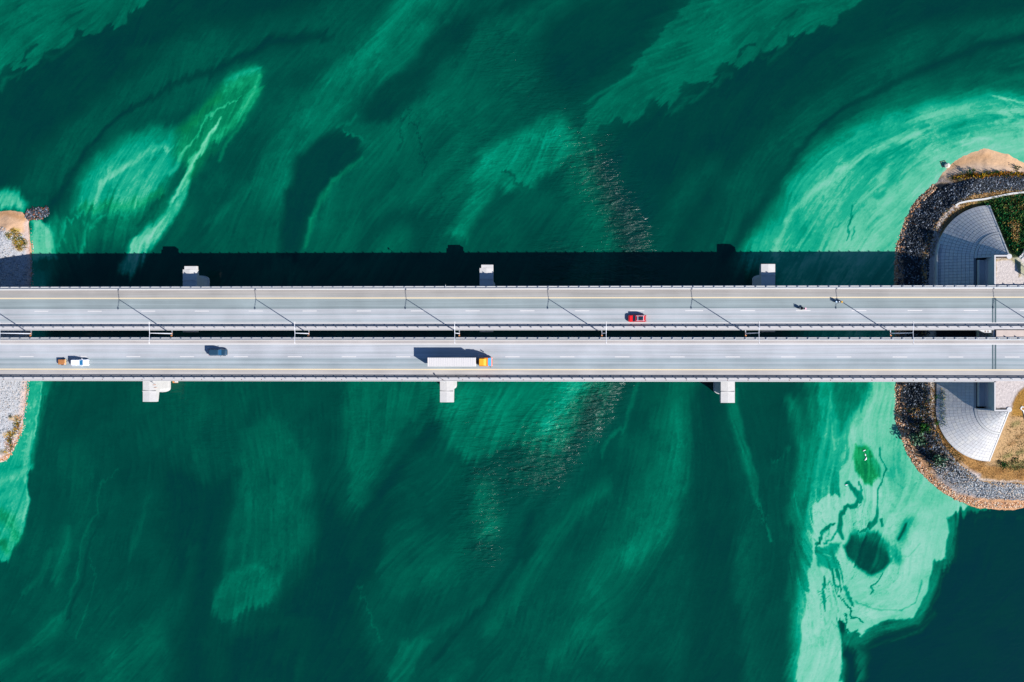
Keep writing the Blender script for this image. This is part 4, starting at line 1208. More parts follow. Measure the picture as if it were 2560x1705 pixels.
def rocks(name, spots, smin, smax, palette, zf, label, flat=.6):
    n = len(spots)
    S = rng.uniform(smin, smax, n)[:, None, None] * rng.uniform(.7, 1.3, (n, 1, 3)) * np.array([1, 1, flat])
    V = ICO_V[None] * rng.uniform(.75, 1.25, (n, 12, 1)) * S
    a = rng.uniform(0, 2 * np.pi, n); c, s = np.cos(a)[:, None], np.sin(a)[:, None]
    x, y = V[..., 0] * c - V[..., 1] * s, V[..., 0] * s + V[..., 1] * c
    V = np.stack([x, y, V[..., 2]], -1)
    z = zf(spots[:, 0], spots[:, 1])
    V += np.stack([spots[:, 0], spots[:, 1], z + S[:, 0, 2] * .2], -1)[:, None]
    pal = np.array([alb(p) for p in palette])
    cols = pal[rng.integers(0, len(pal), n)] * rng.uniform(.8, 1.2, (n, 1))
    return bulk(name, V, ICO_F, cols, M_ROCK, 'stone_colour', label)

def scatter(n, path, halfw, onpath=True, zf=None):
    """points round a stroke given in photo pixels"""
    pts = [at(p[0], p[1], 1.9) for p in path]
    seg = [(pts[k + 1] - pts[k]).length for k in range(len(pts) - 1)]
    tot = sum(seg)
    out = []
    for _ in range(n):
        u = random.random() * tot; k = 0
        while u > seg[k] and k < len(seg) - 1: u -= seg[k]; k += 1
        d = (pts[k + 1] - pts[k]).normalized(); p = pts[k] + d * u
        hw = halfw[k] + (halfw[min(k + 1, len(halfw) - 1)] - halfw[k]) * u / seg[k] if isinstance(halfw, (list, tuple)) else halfw
        w = random.uniform(-1, 1) * hw
        out.append((p.x - d.y * w, p.y + d.x * w))
    return np.array(out)

RIP = [(2700, 462), (2560, 458), (2480, 462), (2420, 470), (2370, 490), (2320, 530), (2300, 570), (2285, 620), (2282, 700), (2283, 950), (2284, 1020), (2296, 1070), (2325, 1120), (2370, 1175), (2440, 1222), (2560, 1230), (2700, 1228)]
RW = [2.2, 2.2, 2.2, 2.3, 2.8, 3.2, 3.5, 3.7, 3.7, 3.7, 3.5, 3.3, 3.0, 2.8, 2.5, 2.5, 2.5]
pts = scatter(17000, RIP, RW)
darkpal = [(18, 30, 46), (26, 38, 54), (38, 50, 68), (52, 66, 86), (84, 98, 120), (150, 160, 180), (22, 32, 40), (34, 42, 46)]
pyy = to_px(pts[:, 0], pts[:, 1], 1.5)[1]; pxx = to_px(pts[:, 0], pts[:, 1], 1.5)[0]
south = (pyy > 1150) & (pxx > 2330)
rocks('riprap', pts[~south], .09, .30, darkpal, ZR, 'dark blue-grey riprap stones ringing the right bank')
rocks('riprap', pts[south], .09, .30, [(120, 130, 148), (160, 168, 186), (190, 196, 210), (210, 196, 190), (80, 88, 100)], ZR, 'pale grey riprap stones at the lower tip of the right bank')
SH_R = [(2252, 800), (2249, 950), (2250, 1030), (2258, 1080), (2284, 1140), (2330, 1198), (2400, 1246), (2470, 1264), (2560, 1264), (2700, 1258)]
tanpal = [(236, 180, 140), (214, 150, 104), (240, 206, 180), (190, 130, 90), (160, 112, 80), (232, 214, 200)]
rocks('shore_stones', scatter(3600, SH_R, .9), .12, .3, tanpal, ZR, 'tan shore stones along the lower waterline of the right bank')
SH_R2 = [(2246, 760), (2246, 650), (2254, 605), (2264, 565), (2284, 525), (2310, 495), (2345, 462)]
rocks('shore_stones', scatter(1300, SH_R2, .75), .12, .28, tanpal, ZR, 'tan shore stones along the upper waterline of the right bank')
SH_L = [(-60, 1160), (5, 1150), (24, 1132), (40, 1100), (56, 1062), (62, 1010), (67, 940), (73, 800), (79, 640), (74, 590), (72, 560)]
rocks('shore_stones', scatter(1500, SH_L, .6), .1, .24, [(240, 200, 180), (226, 160, 110), (236, 220, 220), (190, 140, 100)], ZL, 'pale orange stones along the waterline of the left bank')
pts = scatter(5200, [(-40, 600), (20, 640), (20, 800), (10, 950), (10, 1050), (-20, 1120)], 6.2)
rocks('gravel', pts, .08, .2, [(200, 204, 220), (170, 178, 196), (220, 218, 228), (130, 142, 160), (226, 210, 206)], ZL, 'pale grey gravel spread over the left bank')
# little groyne of dark stones
gp = scatter(620, [(56, 536), (72, 533), (92, 531), (112, 524)], [.8, 1.7, 1.6, .7]) + rng.normal(0, .3, (620, 2))
rocks('stone_groyne', gp, .12, .3, darkpal[2:] + [(150, 90, 60)], lambda x, y: np.full(len(x), 0.15), 'dark stone groyne at the sandy tip of the left bank')

# ------------------------------------------------------------------ grass
M_GRASS, nt, b = new_mat('grass')
aC = nd(nt, 'ShaderNodeAttribute', attribute_name='blade_colour')
nt.links.new(aC.outputs['Color'], b.inputs['Base Color']); b.inputs['Roughness'].default_value = .9; b.inputs['Specular IOR Level'].default_value = .1
def tufts(spots, zf, h0, h1, palette, label, name='grass', spread=.3):
    n = len(spots); nb = 4
    base = np.repeat(spots, nb, 0) + rng.normal(0, spread, (n * nb, 2))
    z = zf(base[:, 0], base[:, 1])
    h = rng.uniform(h0, h1, n * nb); a = rng.uniform(0, 2 * np.pi, n * nb); w = h * .28
    ln = rng.uniform(.3, 1.0, n * nb) * h
    P0 = np.stack([base[:, 0] - np.sin(a) * w, base[:, 1] + np.cos(a) * w, z - .05], -1)
    P1 = np.stack([base[:, 0] + np.sin(a) * w, base[:, 1] - np.cos(a) * w, z - .05], -1)
    P2 = np.stack([base[:, 0] + np.cos(a) * ln, base[:, 1] + np.sin(a) * ln, z + h], -1)
    pal = np.array([alb(p) for p in palette])
    cols = np.repeat(pal[rng.integers(0, len(pal), n)], nb, 0) * rng.uniform(.75, 1.25, (n * nb, 1))
    return bulk(name, np.stack([P0, P1, P2], 1), np.array([[0, 1, 2]], np.int32), cols, M_GRASS, 'blade_colour', label)
GOLD = [(214, 170, 104), (196, 142, 76), (230, 194, 130), (170, 120, 66), (236, 208, 160)]
GREEN = [(40, 96, 50), (60, 116, 56), (96, 134, 66), (30, 76, 44), (20, 130, 76)]
tufts(scatter(1300, [(2352, 1085), (2385, 1122), (2430, 1162), (2480, 1180), (2540, 1187), (2700, 1187)], 2.4), ZR, .08, .25, GOLD, 'dry golden grass curving round the foot of the lower paved cone')
tufts(scatter(900, [(2700, 482), (2560, 484), (2470, 488), (2420, 500), (2375, 528), (2345, 560), (2325, 600), (2320, 640)], 1.2), ZR, .15, .45, GOLD + GREEN[:2], 'dry grass edging the riprap above the upper paved cone')
tufts(scatter(700, [(2318, 950), (2322, 1020), (2334, 1062), (2354, 1104), (2394, 1152)], .9), ZR, .15, .4, GOLD + GREEN[:1], 'dry grass strip between the lower riprap and the gravel path')
def bank_pts(n, poly, z=8):
    x0, x1 = min(p[0] for p in poly), max(p[0] for p in poly); y0, y1 = min(p[1] for p in poly), max(p[1] for p in poly)
    px = rng.uniform(x0, x1, n * 3); py = rng.uniform(y0, y1, n * 3)
    k = poly_sd(px, py, poly) > 0
    px, py = px[k][:n], py[k][:n]
    out = []
    for a, c in zip(px, py):
        p = at(a, c, z)
        q = at(a, c, float(ZR(np.array([p.x]), np.array([p.y]))[0]))
        out.append((q.x, q.y))
    return np.array(out)
GB = [(2478, 515), (2455, 506), (2500, 492), (2560, 486), (2680, 484), (2680, 636), (2532, 636), (2512, 592)]
tufts(bank_pts(3400, GB), ZR, .25, .8, GREEN * 3 + [(150, 140, 80)], 'dark green grass on the bank right of the upper paved cone')
tufts(bank_pts(500, [(2500, 500), (2560, 490), (2640, 490), (2640, 530), (2545, 525), (2520, 545)]), ZR, .2, .5, GOLD, 'golden dry patches at the top of the green bank')
tufts(bank_pts(220, [(2522, 560), (2545, 555), (2540, 610), (2528, 600)]), ZR, .3, .8, GOLD, 'golden dry patch in the middle of the green bank')
tufts(bank_pts(1500, [(2488, 1158), (2528, 1034), (2680, 1030), (2680, 1180), (2500, 1176)]), ZR, .15, .4, [(206, 168, 120), (214, 180, 140), (190, 146, 90), (150, 150, 80)], 'short straw-coloured grass right of the lower paved cone')
tufts(scatter(260, [(2341, 975), (2341, 1010), (2345, 1062)], .45), ZR, .3, .7, GREEN + [(220, 190, 40)], 'green weeds in a strip beside the lower gravel path')
tufts(scatter(190, [(2385, 444), (2420, 441), (2450, 440), (2490, 436), (2560, 436)], .7), ZR, .3, .7, [(226, 180, 30), (200, 130, 30), (60, 90, 30), (170, 110, 40)], 'yellow weeds along the sand above the riprap')
tufts(scatter(300, [(2300, 1035), (2290, 1010), (2310, 1060), (2330, 1140), (2370, 1190)], 3.0), ZR, .2, .6, GOLD + GREEN[:2], 'dry weeds growing among the dark stones of the lower riprap')
tufts(bank_pts(260, [(2500, 1150), (2560, 1040), (2600, 1040), (2600, 1180), (2500, 1172)]), ZR, .15, .45, GREEN, 'green weeds scattered through the straw-coloured grass')
tufts(scatter(420, [(2360, 1190), (2420, 1225), (2500, 1232), (2560, 1228)], 2.6), ZR, .1, .35, GOLD + GREEN[:1], 'scattered dry weeds among the pale stones at the lower tip')
tufts(scatter(260, [(20, 580), (45, 600), (48, 622)], 1.4), ZL, .2, .5, [(214, 186, 60), (200, 150, 50), (40, 110, 60), (130, 90, 50)], 'yellow and green weeds on the upper part of the left bank')
tufts(scatter(220, [(40, 1042), (30, 1085), (15, 1090), (24, 1110), (8, 1132)], .8), ZL, .2, .5, [(214, 186, 60), (200, 140, 50), (150, 100, 50), (40, 80, 50)], 'yellow and brown weeds on the lower part of the left bank')
tufts(scatter(260, [(2535, 1000), (2560, 985), (2600, 985)], 1.6), lambda x, y: np.full(len(x), ZP), .2, .5, GOLD, 'golden dry weeds on the gravel right of the lower abutment')

# ------------------------------------------------------------------ shrubs
def shrub(px, py, zf, r, label, pal, n=150, group='shrubs on the river banks', z=None):
    p = at(px, py, 1.2)
    zz = float(zf(np.array([p.x]), np.array([p.y]))[0]) if z is None else z
    p = at(px, py, zz + r * .5)
    root = empty('shrub', (p.x, p.y, zz))
    tag(root, label, 'shrub', group)
    mb = MB()
    for k in range(4):
        a = k * 1.7 + px
        mb.tube((0, 0, -.1), (math.cos(a) * r * .5, math.sin(a) * r * .5, r * .8), .04, .02, n=5)
    mb.build('stem', mat('bark', (.09, .06, .04), rough=.9), root)
    rr = np.random.default_rng(int(px * 7 + py))
    C = rr.normal(0, 1, (n, 3)); C /= np.linalg.norm(C, axis=1)[:, None]
    C *= (rr.uniform(.45, 1.0, (n, 1))) * np.array([r, r, r * .75]) * (1 + .35 * np.sin(C[:, :1] * 5 + px)); C[:, 2] += r * .7
    C[:, 2] = np.maximum(C[:, 2], .05)
    U = rr.normal(0, 1, (n, 3)); U /= np.linalg.norm(U, axis=1)[:, None]
    W = np.cross(U, rr.normal(0, 1, (n, 3))); W /= np.linalg.norm(W, axis=1)[:, None]
    s = r * rr.uniform(.12, .26, (n, 1))
    V = np.stack([C - U * s, C + W * s * .6, C + U * s, C - W * s * .6], 1)
    pl = np.array([alb(c) for c in pal])
    o = bulk('foliage', V, np.array([[0, 1, 2, 3]], np.int32), pl[rr.integers(0, len(pl), n)] * rr.uniform(.6, 1.4, (n, 1)), M_GRASS, 'blade_colour', None)
    o.parent = root
    if 'kind' in o: del o['kind']
    return root
GL = [(20, 84, 40), (30, 100, 44), (60, 110, 40), (14, 56, 34)]
for (px, py, r, lb) in [(2422, 431, 1.0, 'dark green shrub on the sand, larger of the left pair'), (2434, 425, .6, 'small dark shrub on the sand, right of the larger left one'),
                        (2478, 434, .6, 'small shrub at the foot of the sand, midway to the right edge'), (2490, 429, .65, 'round shrub just right of the midway shrub on the sand'),
                        (2543, 420, .9, 'dark shrub on the sand nearest the right edge')]:
    shrub(px, py, ZR, r, lb, GL, n=110)
for (px, py, r, lb) in [(2292, 1098, 2.0, 'pale silvery shrub in the riprap left of the lower cone'), (2348, 1152, 1.8, 'grey-green shrub low in the riprap below the gravel path'),
                        (2310, 1070, 1.5, 'dark shrub above the silvery one in the lower riprap')]:
    shrub(px, py, ZR, r, lb, [(150, 190, 160), (60, 100, 80), (30, 64, 50), (110, 150, 120)] if 'dark' not in lb else GL, n=260)
for (px, py, r, lb) in [(2326, 1000, .5, 'small green weed clump by the lower path, uppermost'), (2341, 992, .7, 'bushy green weed beside the lower paved slope, upper one'), (2343, 1058, .8, 'bushy green weed beside the lower paved slope, lower one'),
                        (2510, 1162, 1.0, 'green shrub below the tip of the lower cone'), (2538, 1150, .9, 'green shrub near the right edge below the lower cone')]:
    shrub(px, py, ZR, r, lb, GL, n=90)
for (px, py, r, lb) in [(27, 1041, .6, 'dark tuft on the left bank, uppermost of the lower group'), (26, 1104, .75, 'dark tuft on the left bank near the lower tip'), (55, 598, .5, 'green tuft near the water on the upper left bank'), (62, 610, .45, 'green tuft closest to the water on the upper left bank')]:
    shrub(px, py, ZL, r, lb, [(30, 60, 40), (60, 90, 40), (120, 110, 50), (20, 100, 60)], n=60)
# unseen tree added just right of frame to drop a shadow on the bank
p = at(2600, 655, 7.5)
tree = empty('tree', (p.x, p.y, 8.0)); tag(tree, 'unseen leafy tree added beyond the right edge for its dark shadow on the green bank', 'tree')
MB().tube((0, 0, -1), (0, 0, 3.5), .22, .12, n=8).build('trunk', MATS['bark'], tree)
n = 900
C = rng.normal(0, 1, (n, 3)); C /= np.linalg.norm(C, axis=1)[:, None]
C *= rng.uniform(.3, 1, (n, 1)) ** .6 * np.array([2.4, 3.0, 2.3]) * (1 + .25 * np.sin(C[:, :1] * 6)); C[:, 2] += 4.2
U = rng.normal(0, 1, (n, 3)); U /= np.linalg.norm(U, axis=1)[:, None]
W = np.cross(U, rng.normal(0, 1, (n, 3))); W /= np.linalg.norm(W, axis=1)[:, None]
V = np.stack([C - U * .32, C + W * .2, C + U * .32, C - W * .2], 1)
pl = np.array([alb(c) for c in GL])
o = bulk('crown', V, np.array([[0, 1, 2, 3]], np.int32), pl[rng.integers(0, 4, n)], M_GRASS, 'blade_colour', None); o.parent = tree
del o['kind']

# ------------------------------------------------------------------ abutment
M_ABUT = mat('abutment_concrete', alb((228, 226, 236)), rough=.85, var=.05, scale=.7, bump=.01)
ab = empty('abutment', (XBACK, YC, 0)); tag(ab, 'white concrete bridge abutment with an L-shaped wall at each end', 'abutment')
def abx(n, x0, x1, y0, y1, z0, z1, ch=.04): MB().box(x0 - XBACK, x1 - XBACK, y0 - YC, y1 - YC, z0, z1, ch).build(n, M_ABUT, ab)
yA, yB_ = YC - YH, YC + YH
ZS = 10.9
abx('bearing_shelf', XSEAT, XBACK + .2, yA + .55, yB_ - .55, 3.0, ZS)
abx('shelf_lip', XSEAT, XSEAT + .3, yA + .55, yB_ - .55, ZS + .003, ZS + .35)
abx('bearing_bench', XSEAT + 1.9, XBACK - .003, yA + .6, yB_ - .6, ZS + .003, ZS + .6)
wt = .42
dN, dS = yd(714.4), yd(953.7)
abx('back_wall', XBACK, XBACK + wt, dN + .02, yB_ - .003, 6, DECK + .12)
abx('back_wall', XBACK, XBACK + wt, yA + .003, dS - .02, 6, DECK + .12)
abx('back_wall', XBACK + .05, XBACK + wt, dS, dN, 6, DECK - .36)
XW = xd(2526)
for s, yy in ((1, yB_), (-1, yA)):
    a, c = sorted((yy, yy + s * .4))
    abx('wing_wall', XBACK, XW, a, c, 4, DECK + .12)
    a, c = sorted((yy - s * .01, yy + s * .35))
    # low cheek beside the shelf, stepping down the slope
    MB().loft([[(XSEAT - XBACK, a - YC, 4), (XSEAT - XBACK, c - YC, 4), (XSEAT - XBACK, c - YC, ZS + .35), (XSEAT - XBACK, a - YC, ZS + .35)],
               [(-.003, a - YC, 4), (-.003, c - YC, 4), (-.003, c - YC, DECK - .9), (-.003, a - YC, DECK - .9)]]).build('cheek_wall', M_ABUT, ab)

# ------------------------------------------------------------------ paved cones
M_TILES = [mat('slab_concrete_%d' % k, alb(c), rough=.88, var=.09, scale=2.5) for k, c in enumerate([(244, 242, 250), (236, 234, 244), (250, 247, 252), (240, 240, 250)])]
M_BEDN = mat('joint_mortar_shaded', alb((112, 124, 142)), rough=.95, var=.1)  # same mortar, coloured darker for the cone in shade
M_BEDS = mat('joint_mortar_sunlit', alb((186, 188, 196)), rough=.95, var=.12)  # same mortar, coloured lighter for the sunlit cone
RING = 0.45
def surf(dx, dy, s, yy, off=0.0):
    """point of the cone: dx west of the apex, dy away from the road"""
    r = math.hypot(dx / CA, dy / CB)
    return Vector((AX - dx, yy + s * dy, ZP - (ZP - ZG) * r + off))
def cone(s, label):
    yy = YC + s * YH
    root = empty('paved_cone', (AX, yy, ZG)); tag(root, label, 'stone cone', 'paved cones at the abutment')
    org = Vector((AX, yy, ZG))
    # bed
    A1 = math.radians(90)
    quads = []
    g = 0.034 if s > 0 else 0.02
    def el(t, r): return (r * CA * math.cos(t), r * CB * math.sin(t))
    nr = 9
    edges = [RING + .022 + (0.985 - RING - .022) * k / nr for k in range(nr + 1)]
    for k in range(nr):
        nseg = 21
        for j in range(nseg):
            t0, t1 = A1 * j / nseg, A1 * (j + 1) / nseg
            quads.append((el(t0, edges[k]), el(t1, edges[k]), el(t1, edges[k + 1]), el(t0, edges[k + 1])))
    ni = 7
    e2 = [.03 + (RING - .022 - .03) * k / ni for k in range(ni + 1)]
    for k in range(ni):
        nseg = max(2, int(round(11 * (k + 1) / ni)))
        for j in range(nseg):
            t0, t1 = A1 * j / nseg, A1 * (j + 1) / nseg
            quads.append((el(t0, e2[k]), el(t1, e2[k]), el(t1, e2[k + 1]), el(t0, e2[k + 1])))
    # straight slope towards and under the bridge
    depth = 9 if s > 0 else 9
    for k in range(nr):
        for j in range(depth):
            y0_, y1_ = -j * .86, -(j + 1) * .86
            x0_, x1_ = edges[k] * CA, edges[k + 1] * CA
            if AX - x1_ > XSEAT - .3: continue
            quads.append(((x0_, y1_), (x0_, y0_), (x1_, y0_), (x1_, y1_)))
    rows = []
    def pnt(q, off):
        dx, dy = q
        if dy < 0: z = ZP - (ZP - ZG) * dx / CA
        else: z = ZP - (ZP - ZG) * math.hypot(dx / CA, dy / CB)
        return Vector((AX - dx, yy + s * dy, z + off)) - org
    polys = []
    for q in quads:
        c = Vector((sum(p[0] for p in q) / 4, sum(p[1] for p in q) / 4))
        if AX - c.x > XSEAT - .35 and c.y < 0: continue
        qq = []
        for p in q:
            v = Vector(p) - c
            L = v.length
            qq.append(tuple(c + v * max(.3, (1 - g * 1.4 / L))))
        top = [pnt(p, .10 + random.uniform(-.012, .012)) for p in qq]; bot = [pnt(p, -.05) for p in qq]
        area = (top[1] - top[0]).length * (top[3] - top[0]).length
        if s > 0: top, bot = top[::-1], bot[::-1]
        polys.append((area, bot, top, c))
    polys.sort(key=lambda t: -t[0])
    F6 = [(3, 2, 1, 0), (4, 5, 6, 7), (0, 1, 5, 4), (1, 2, 6, 5), (2, 3, 7, 6), (3, 0, 4, 7)]
    rest = MB()
    for k, (a, bot, top, c) in enumerate(polys):
        if k < 298:
            cc = sum((Vector(v) for v in top), Vector()) / 4
            o_ = mesh_obj('slab', [v - cc for v in bot + top], F6, random.choice(M_TILES), root)
            o_.location = cc
        else:
            rest.add(bot + top, F6)
    o_ = rest.build('small_slabs', M_TILES[1], root); o_['kind'] = 'stuff'
    # joint bed just above the soil
    mb = MB(); n = 30
    vs = [pnt((0.02, 0), .02)]
    ring = [pnt(el(A1 * j / n, .995), .02) for j in range(n + 1)]
    base = len(mb.v)
    f = [(0, j + 1, j + 2) if s < 0 else (0, j + 2, j + 1) for j in range(n)]
    mb.add(vs + ring, f)
    a0, a1 = pnt((.2, -7.8), .02), pnt((CA * .995, -7.8), .02)
    b0, b1 = pnt((.2, -.001), .02), pnt((CA * .995, -.001), .02)
    a0 = pnt((AX - XSEAT + .3, -7.8), .02); b0 = pnt((AX - XSEAT + .3, -.001), .02)
    mb.add([a0, b0, b1, a1], [(0, 1, 2, 3) if s < 0 else (3, 2, 1, 0)])
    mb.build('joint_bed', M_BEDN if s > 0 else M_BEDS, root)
    # pale ring beam and edge beam
    def beam(path, w, name, h=.17):
        mb = MB(); rings = []
        for i, (p, nrm) in enumerate(path):
            z0, z1 = -.04, h
            q0 = (p[0] - nrm[0] * w / 2, p[1] - nrm[1] * w / 2); q1 = (p[0] + nrm[0] * w / 2, p[1] + nrm[1] * w / 2)
            rings.append([pnt(q0, z0), pnt(q1, z0), pnt(q1, z1), pnt(q0, z1)])
        mb.loft(rings); return mb.build(name, M_KERB, root)
    beam([(el(A1 * j / 20, RING), (math.cos(A1 * j / 20), math.sin(A1 * j / 20))) for j in range(21)], .5, 'ring_beam')
    d = Vector(el(A1, 1.0)); nn = Vector((d.y, -d.x)).normalized()
    beam([((d * t)[:], (-nn)[:]) for t in (.02, .25, .5, .75, 1.0)], .35, 'edge_beam', .2)
    beam([(el(A1 * j / 24, .992), (math.cos(A1 * j / 24), math.sin(A1 * j / 24))) for j in range(25)], .22, 'toe_beam', .14)
    if s > 0:
        beam([((CA * .992, -t), (1, 0)) for t in (0, 4, 7.8)], .3, 'toe_beam', .75)
        beam([((CA * .992 * math.cos(A1 * j / 40), CB * .992 * math.sin(A1 * j / 40)), (1, 0)) for j in range(0, 9)], .3, 'toe_beam', .72)
    mb = MB().tube(pnt((.1, 0), -.1), pnt((.1, 0), .28), .75, .7, n=14)
    mb.build('apex_block', M_KERB, root)
    return root
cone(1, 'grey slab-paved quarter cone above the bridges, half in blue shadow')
cone(-1, 'bright white slab-paved quarter cone below the bridges')

# ------------------------------------------------------------------ long kerb, chutes, sign
def ribbon(name, path, w, h, m, label, cat, zf, group=None, channel=False):
    P_ = []
    for (px, py) in path:
        p = at(px, py, 2.0)
        z = float(zf(np.array([p.x]), np.array([p.y]))[0]); p = at(px, py, z); z = float(zf(np.array([p.x]), np.array([p.y]))[0])
        P_.append(Vector((p.x, p.y, z)))
    c = P_[0].copy()
    rings = []
    for i, p in enumerate(P_):
        d = (P_[min(i + 1, len(P_) - 1)] - P_[max(i - 1, 0)]); d.z = 0; d.normalize(); nn = Vector((-d.y, d.x, 0)) * w / 2
        q = p - c
        if channel:
            e = nn * .65
            rings.append([q - nn + Vector((0, 0, -.5)), q + nn + Vector((0, 0, -.5)), q + nn + Vector((0, 0, h)), q + e + Vector((0, 0, h)), q + e + Vector((0, 0, h * .3)), q - e + Vector((0, 0, h * .3)), q - e + Vector((0, 0, h)), q - nn + Vector((0, 0, h))])
        else:
            rings.append([q - nn + Vector((0, 0, -.5)), q + nn + Vector((0, 0, -.5)), q + nn + Vector((0, 0, h)), q - nn + Vector((0, 0, h))])
    o = MB().loft([[tuple(v) for v in r_] for r_ in rings]).build(name, m, None)
    o.location = c
    return tag(o, label, cat, group)
ribbon('kerb', [(2640, 480), (2560, 481), (2530, 484), (2500, 490), (2460, 498), (2420, 503), (2398, 508), (2388, 514)], .5, .3, M_KERB, 'thin curving white kerb above the upper paved cone', 'kerb', ZR)
ribbon('kerb', [(2350, 1112), (2372, 1140), (2400, 1166), (2430, 1190), (2450, 1202)], .22, .18, mat('grey_kerb', alb((120, 110, 104)), rough=.9), 'thin dark kerb between the lower path and the riprap', 'kerb', ZR)
CH = 'concrete drain chutes at the right edge'
ribbon('drain_chute', [(2548, 646), (2554, 638), (2559, 626), (2562, 612), (2566, 590), (2570, 560)], 1.0, .28, M_KERB, 'white curved drain chute beside the upper abutment wall', 'drain chute', ZR, CH, True)
ribbon('drain_chute', [(2550, 1018), (2556, 1024), (2560, 1034), (2563, 1050), (2566, 1080), (2570, 1120)], 1.0, .28, M_KERB, 'white curved drain chute beside the lower abutment wall', 'drain chute', ZR, CH, True)

sg = empty('road_sign', (xd(2581.5), yd(692.5), ZP)); tag(sg, 'large road sign on two posts at the right edge, its shadow on the gravel', 'road sign')
for s in (-1, 1): MB().tube((0, s * 1.1, -.2), (0, s * 1.1, 4.3), .07, n=8).build('post', M_STEEL, sg)
MB().box(.08, .14, -1.6, 1.6, 2.95, 4.4).build('panel', mat('sign_blue', (.02, .12, .45), rough=.4), sg)

# small white ledge with two dark outlets under the gap's right end
lg = empty('concrete_ledge', (xd(2466), yd(829), 0)); tag(lg, 'small white ledge with two dark slots at the right end of the gap', 'ledge')
ox, oy = lg.location.x, lg.location.y
zt = DECK - .1
pp = [(2448, 825.7), (2479, 825.7), (2479, 832), (2463, 832), (2456, 829.5)]
base = [(xd(a) - ox, yd(c) - oy) for a, c in pp][::-1]
MB().loft([[(q[0], q[1], zt - .6) for q in base], [(q[0], q[1], zt) for q in base]]).build('ledge_top', M_KERB, lg)
for a in (2463.5, 2470.5):
    MB().box(xd(a) - ox - .1, xd(a) - ox + .12, yd(831) - oy, yd(827) - oy, zt + .003, zt + .05).build('slot', MRUST, lg)
# ------------------------------------------------------------------ vehicles
M_TYRE = mat('tyre', (.015, .015, .017), rough=.85, var=.1)
M_RIM = mat('wheel_rim', (.35, .36, .38), rough=.35, metal=.8, var=.05)
def glass(name, col=(.01, .02, .03), rough=.05):
    return mat(name, col, rough=rough, var=.02, spec=.8)
M_GLASS = glass('dark_glass'); M_GLASSB = glass('blue_glass', (.01, .08, .17), .12)
M_LAMPW = mat('clear_lamp', (.7, .72, .75), rough=.15, var=.02); M_LAMPR = mat('red_lamp', (.5, .01, .01), rough=.2, var=.05)
M_PLAST = mat('black_plastic', (.02, .02, .022), rough=.5, var=.1)

def paint(name, col, coat=.6, rough=.35):
    return mat(name, col, rough=rough, var=.03, scale=1.2, coat=coat)

def plan_ring(x0, x1, w, r, z, n=4, wf=1.0):
    """rounded rectangle in plan, front (+x) narrowed by wf"""
    pts = []
    for cx, cy, a0, ww in ((x1 - r, 1, 0, wf), (x0 + r, 1, 90, 1), (x0 + r, -1, 180, 1), (x1 - r, -1, 270, wf)):
        for k in range(n + 1):
            a = math.radians(a0 + 90 * k / n)
            yy = cy * (w * ww - r) + r * math.sin(a)
            pts.append((cx + r * math.cos(a), yy, z))
    return pts

def wheel(parent, x, y, r=.34, w=.22):
    s = 1 if y > 0 else -1
    o = MB().tube((0, -w / 2, 0), (0, w / 2, 0), r, n=16).build('tyre_wheel', M_TYRE, parent)
    o.name = 'wheel'
    o.location = (x, y, r)
    MB().tube((0, s * w * .45, 0), (0, s * (w / 2 + .012), 0), r * .6, n=12).build('rim', M_RIM, o)
    return o

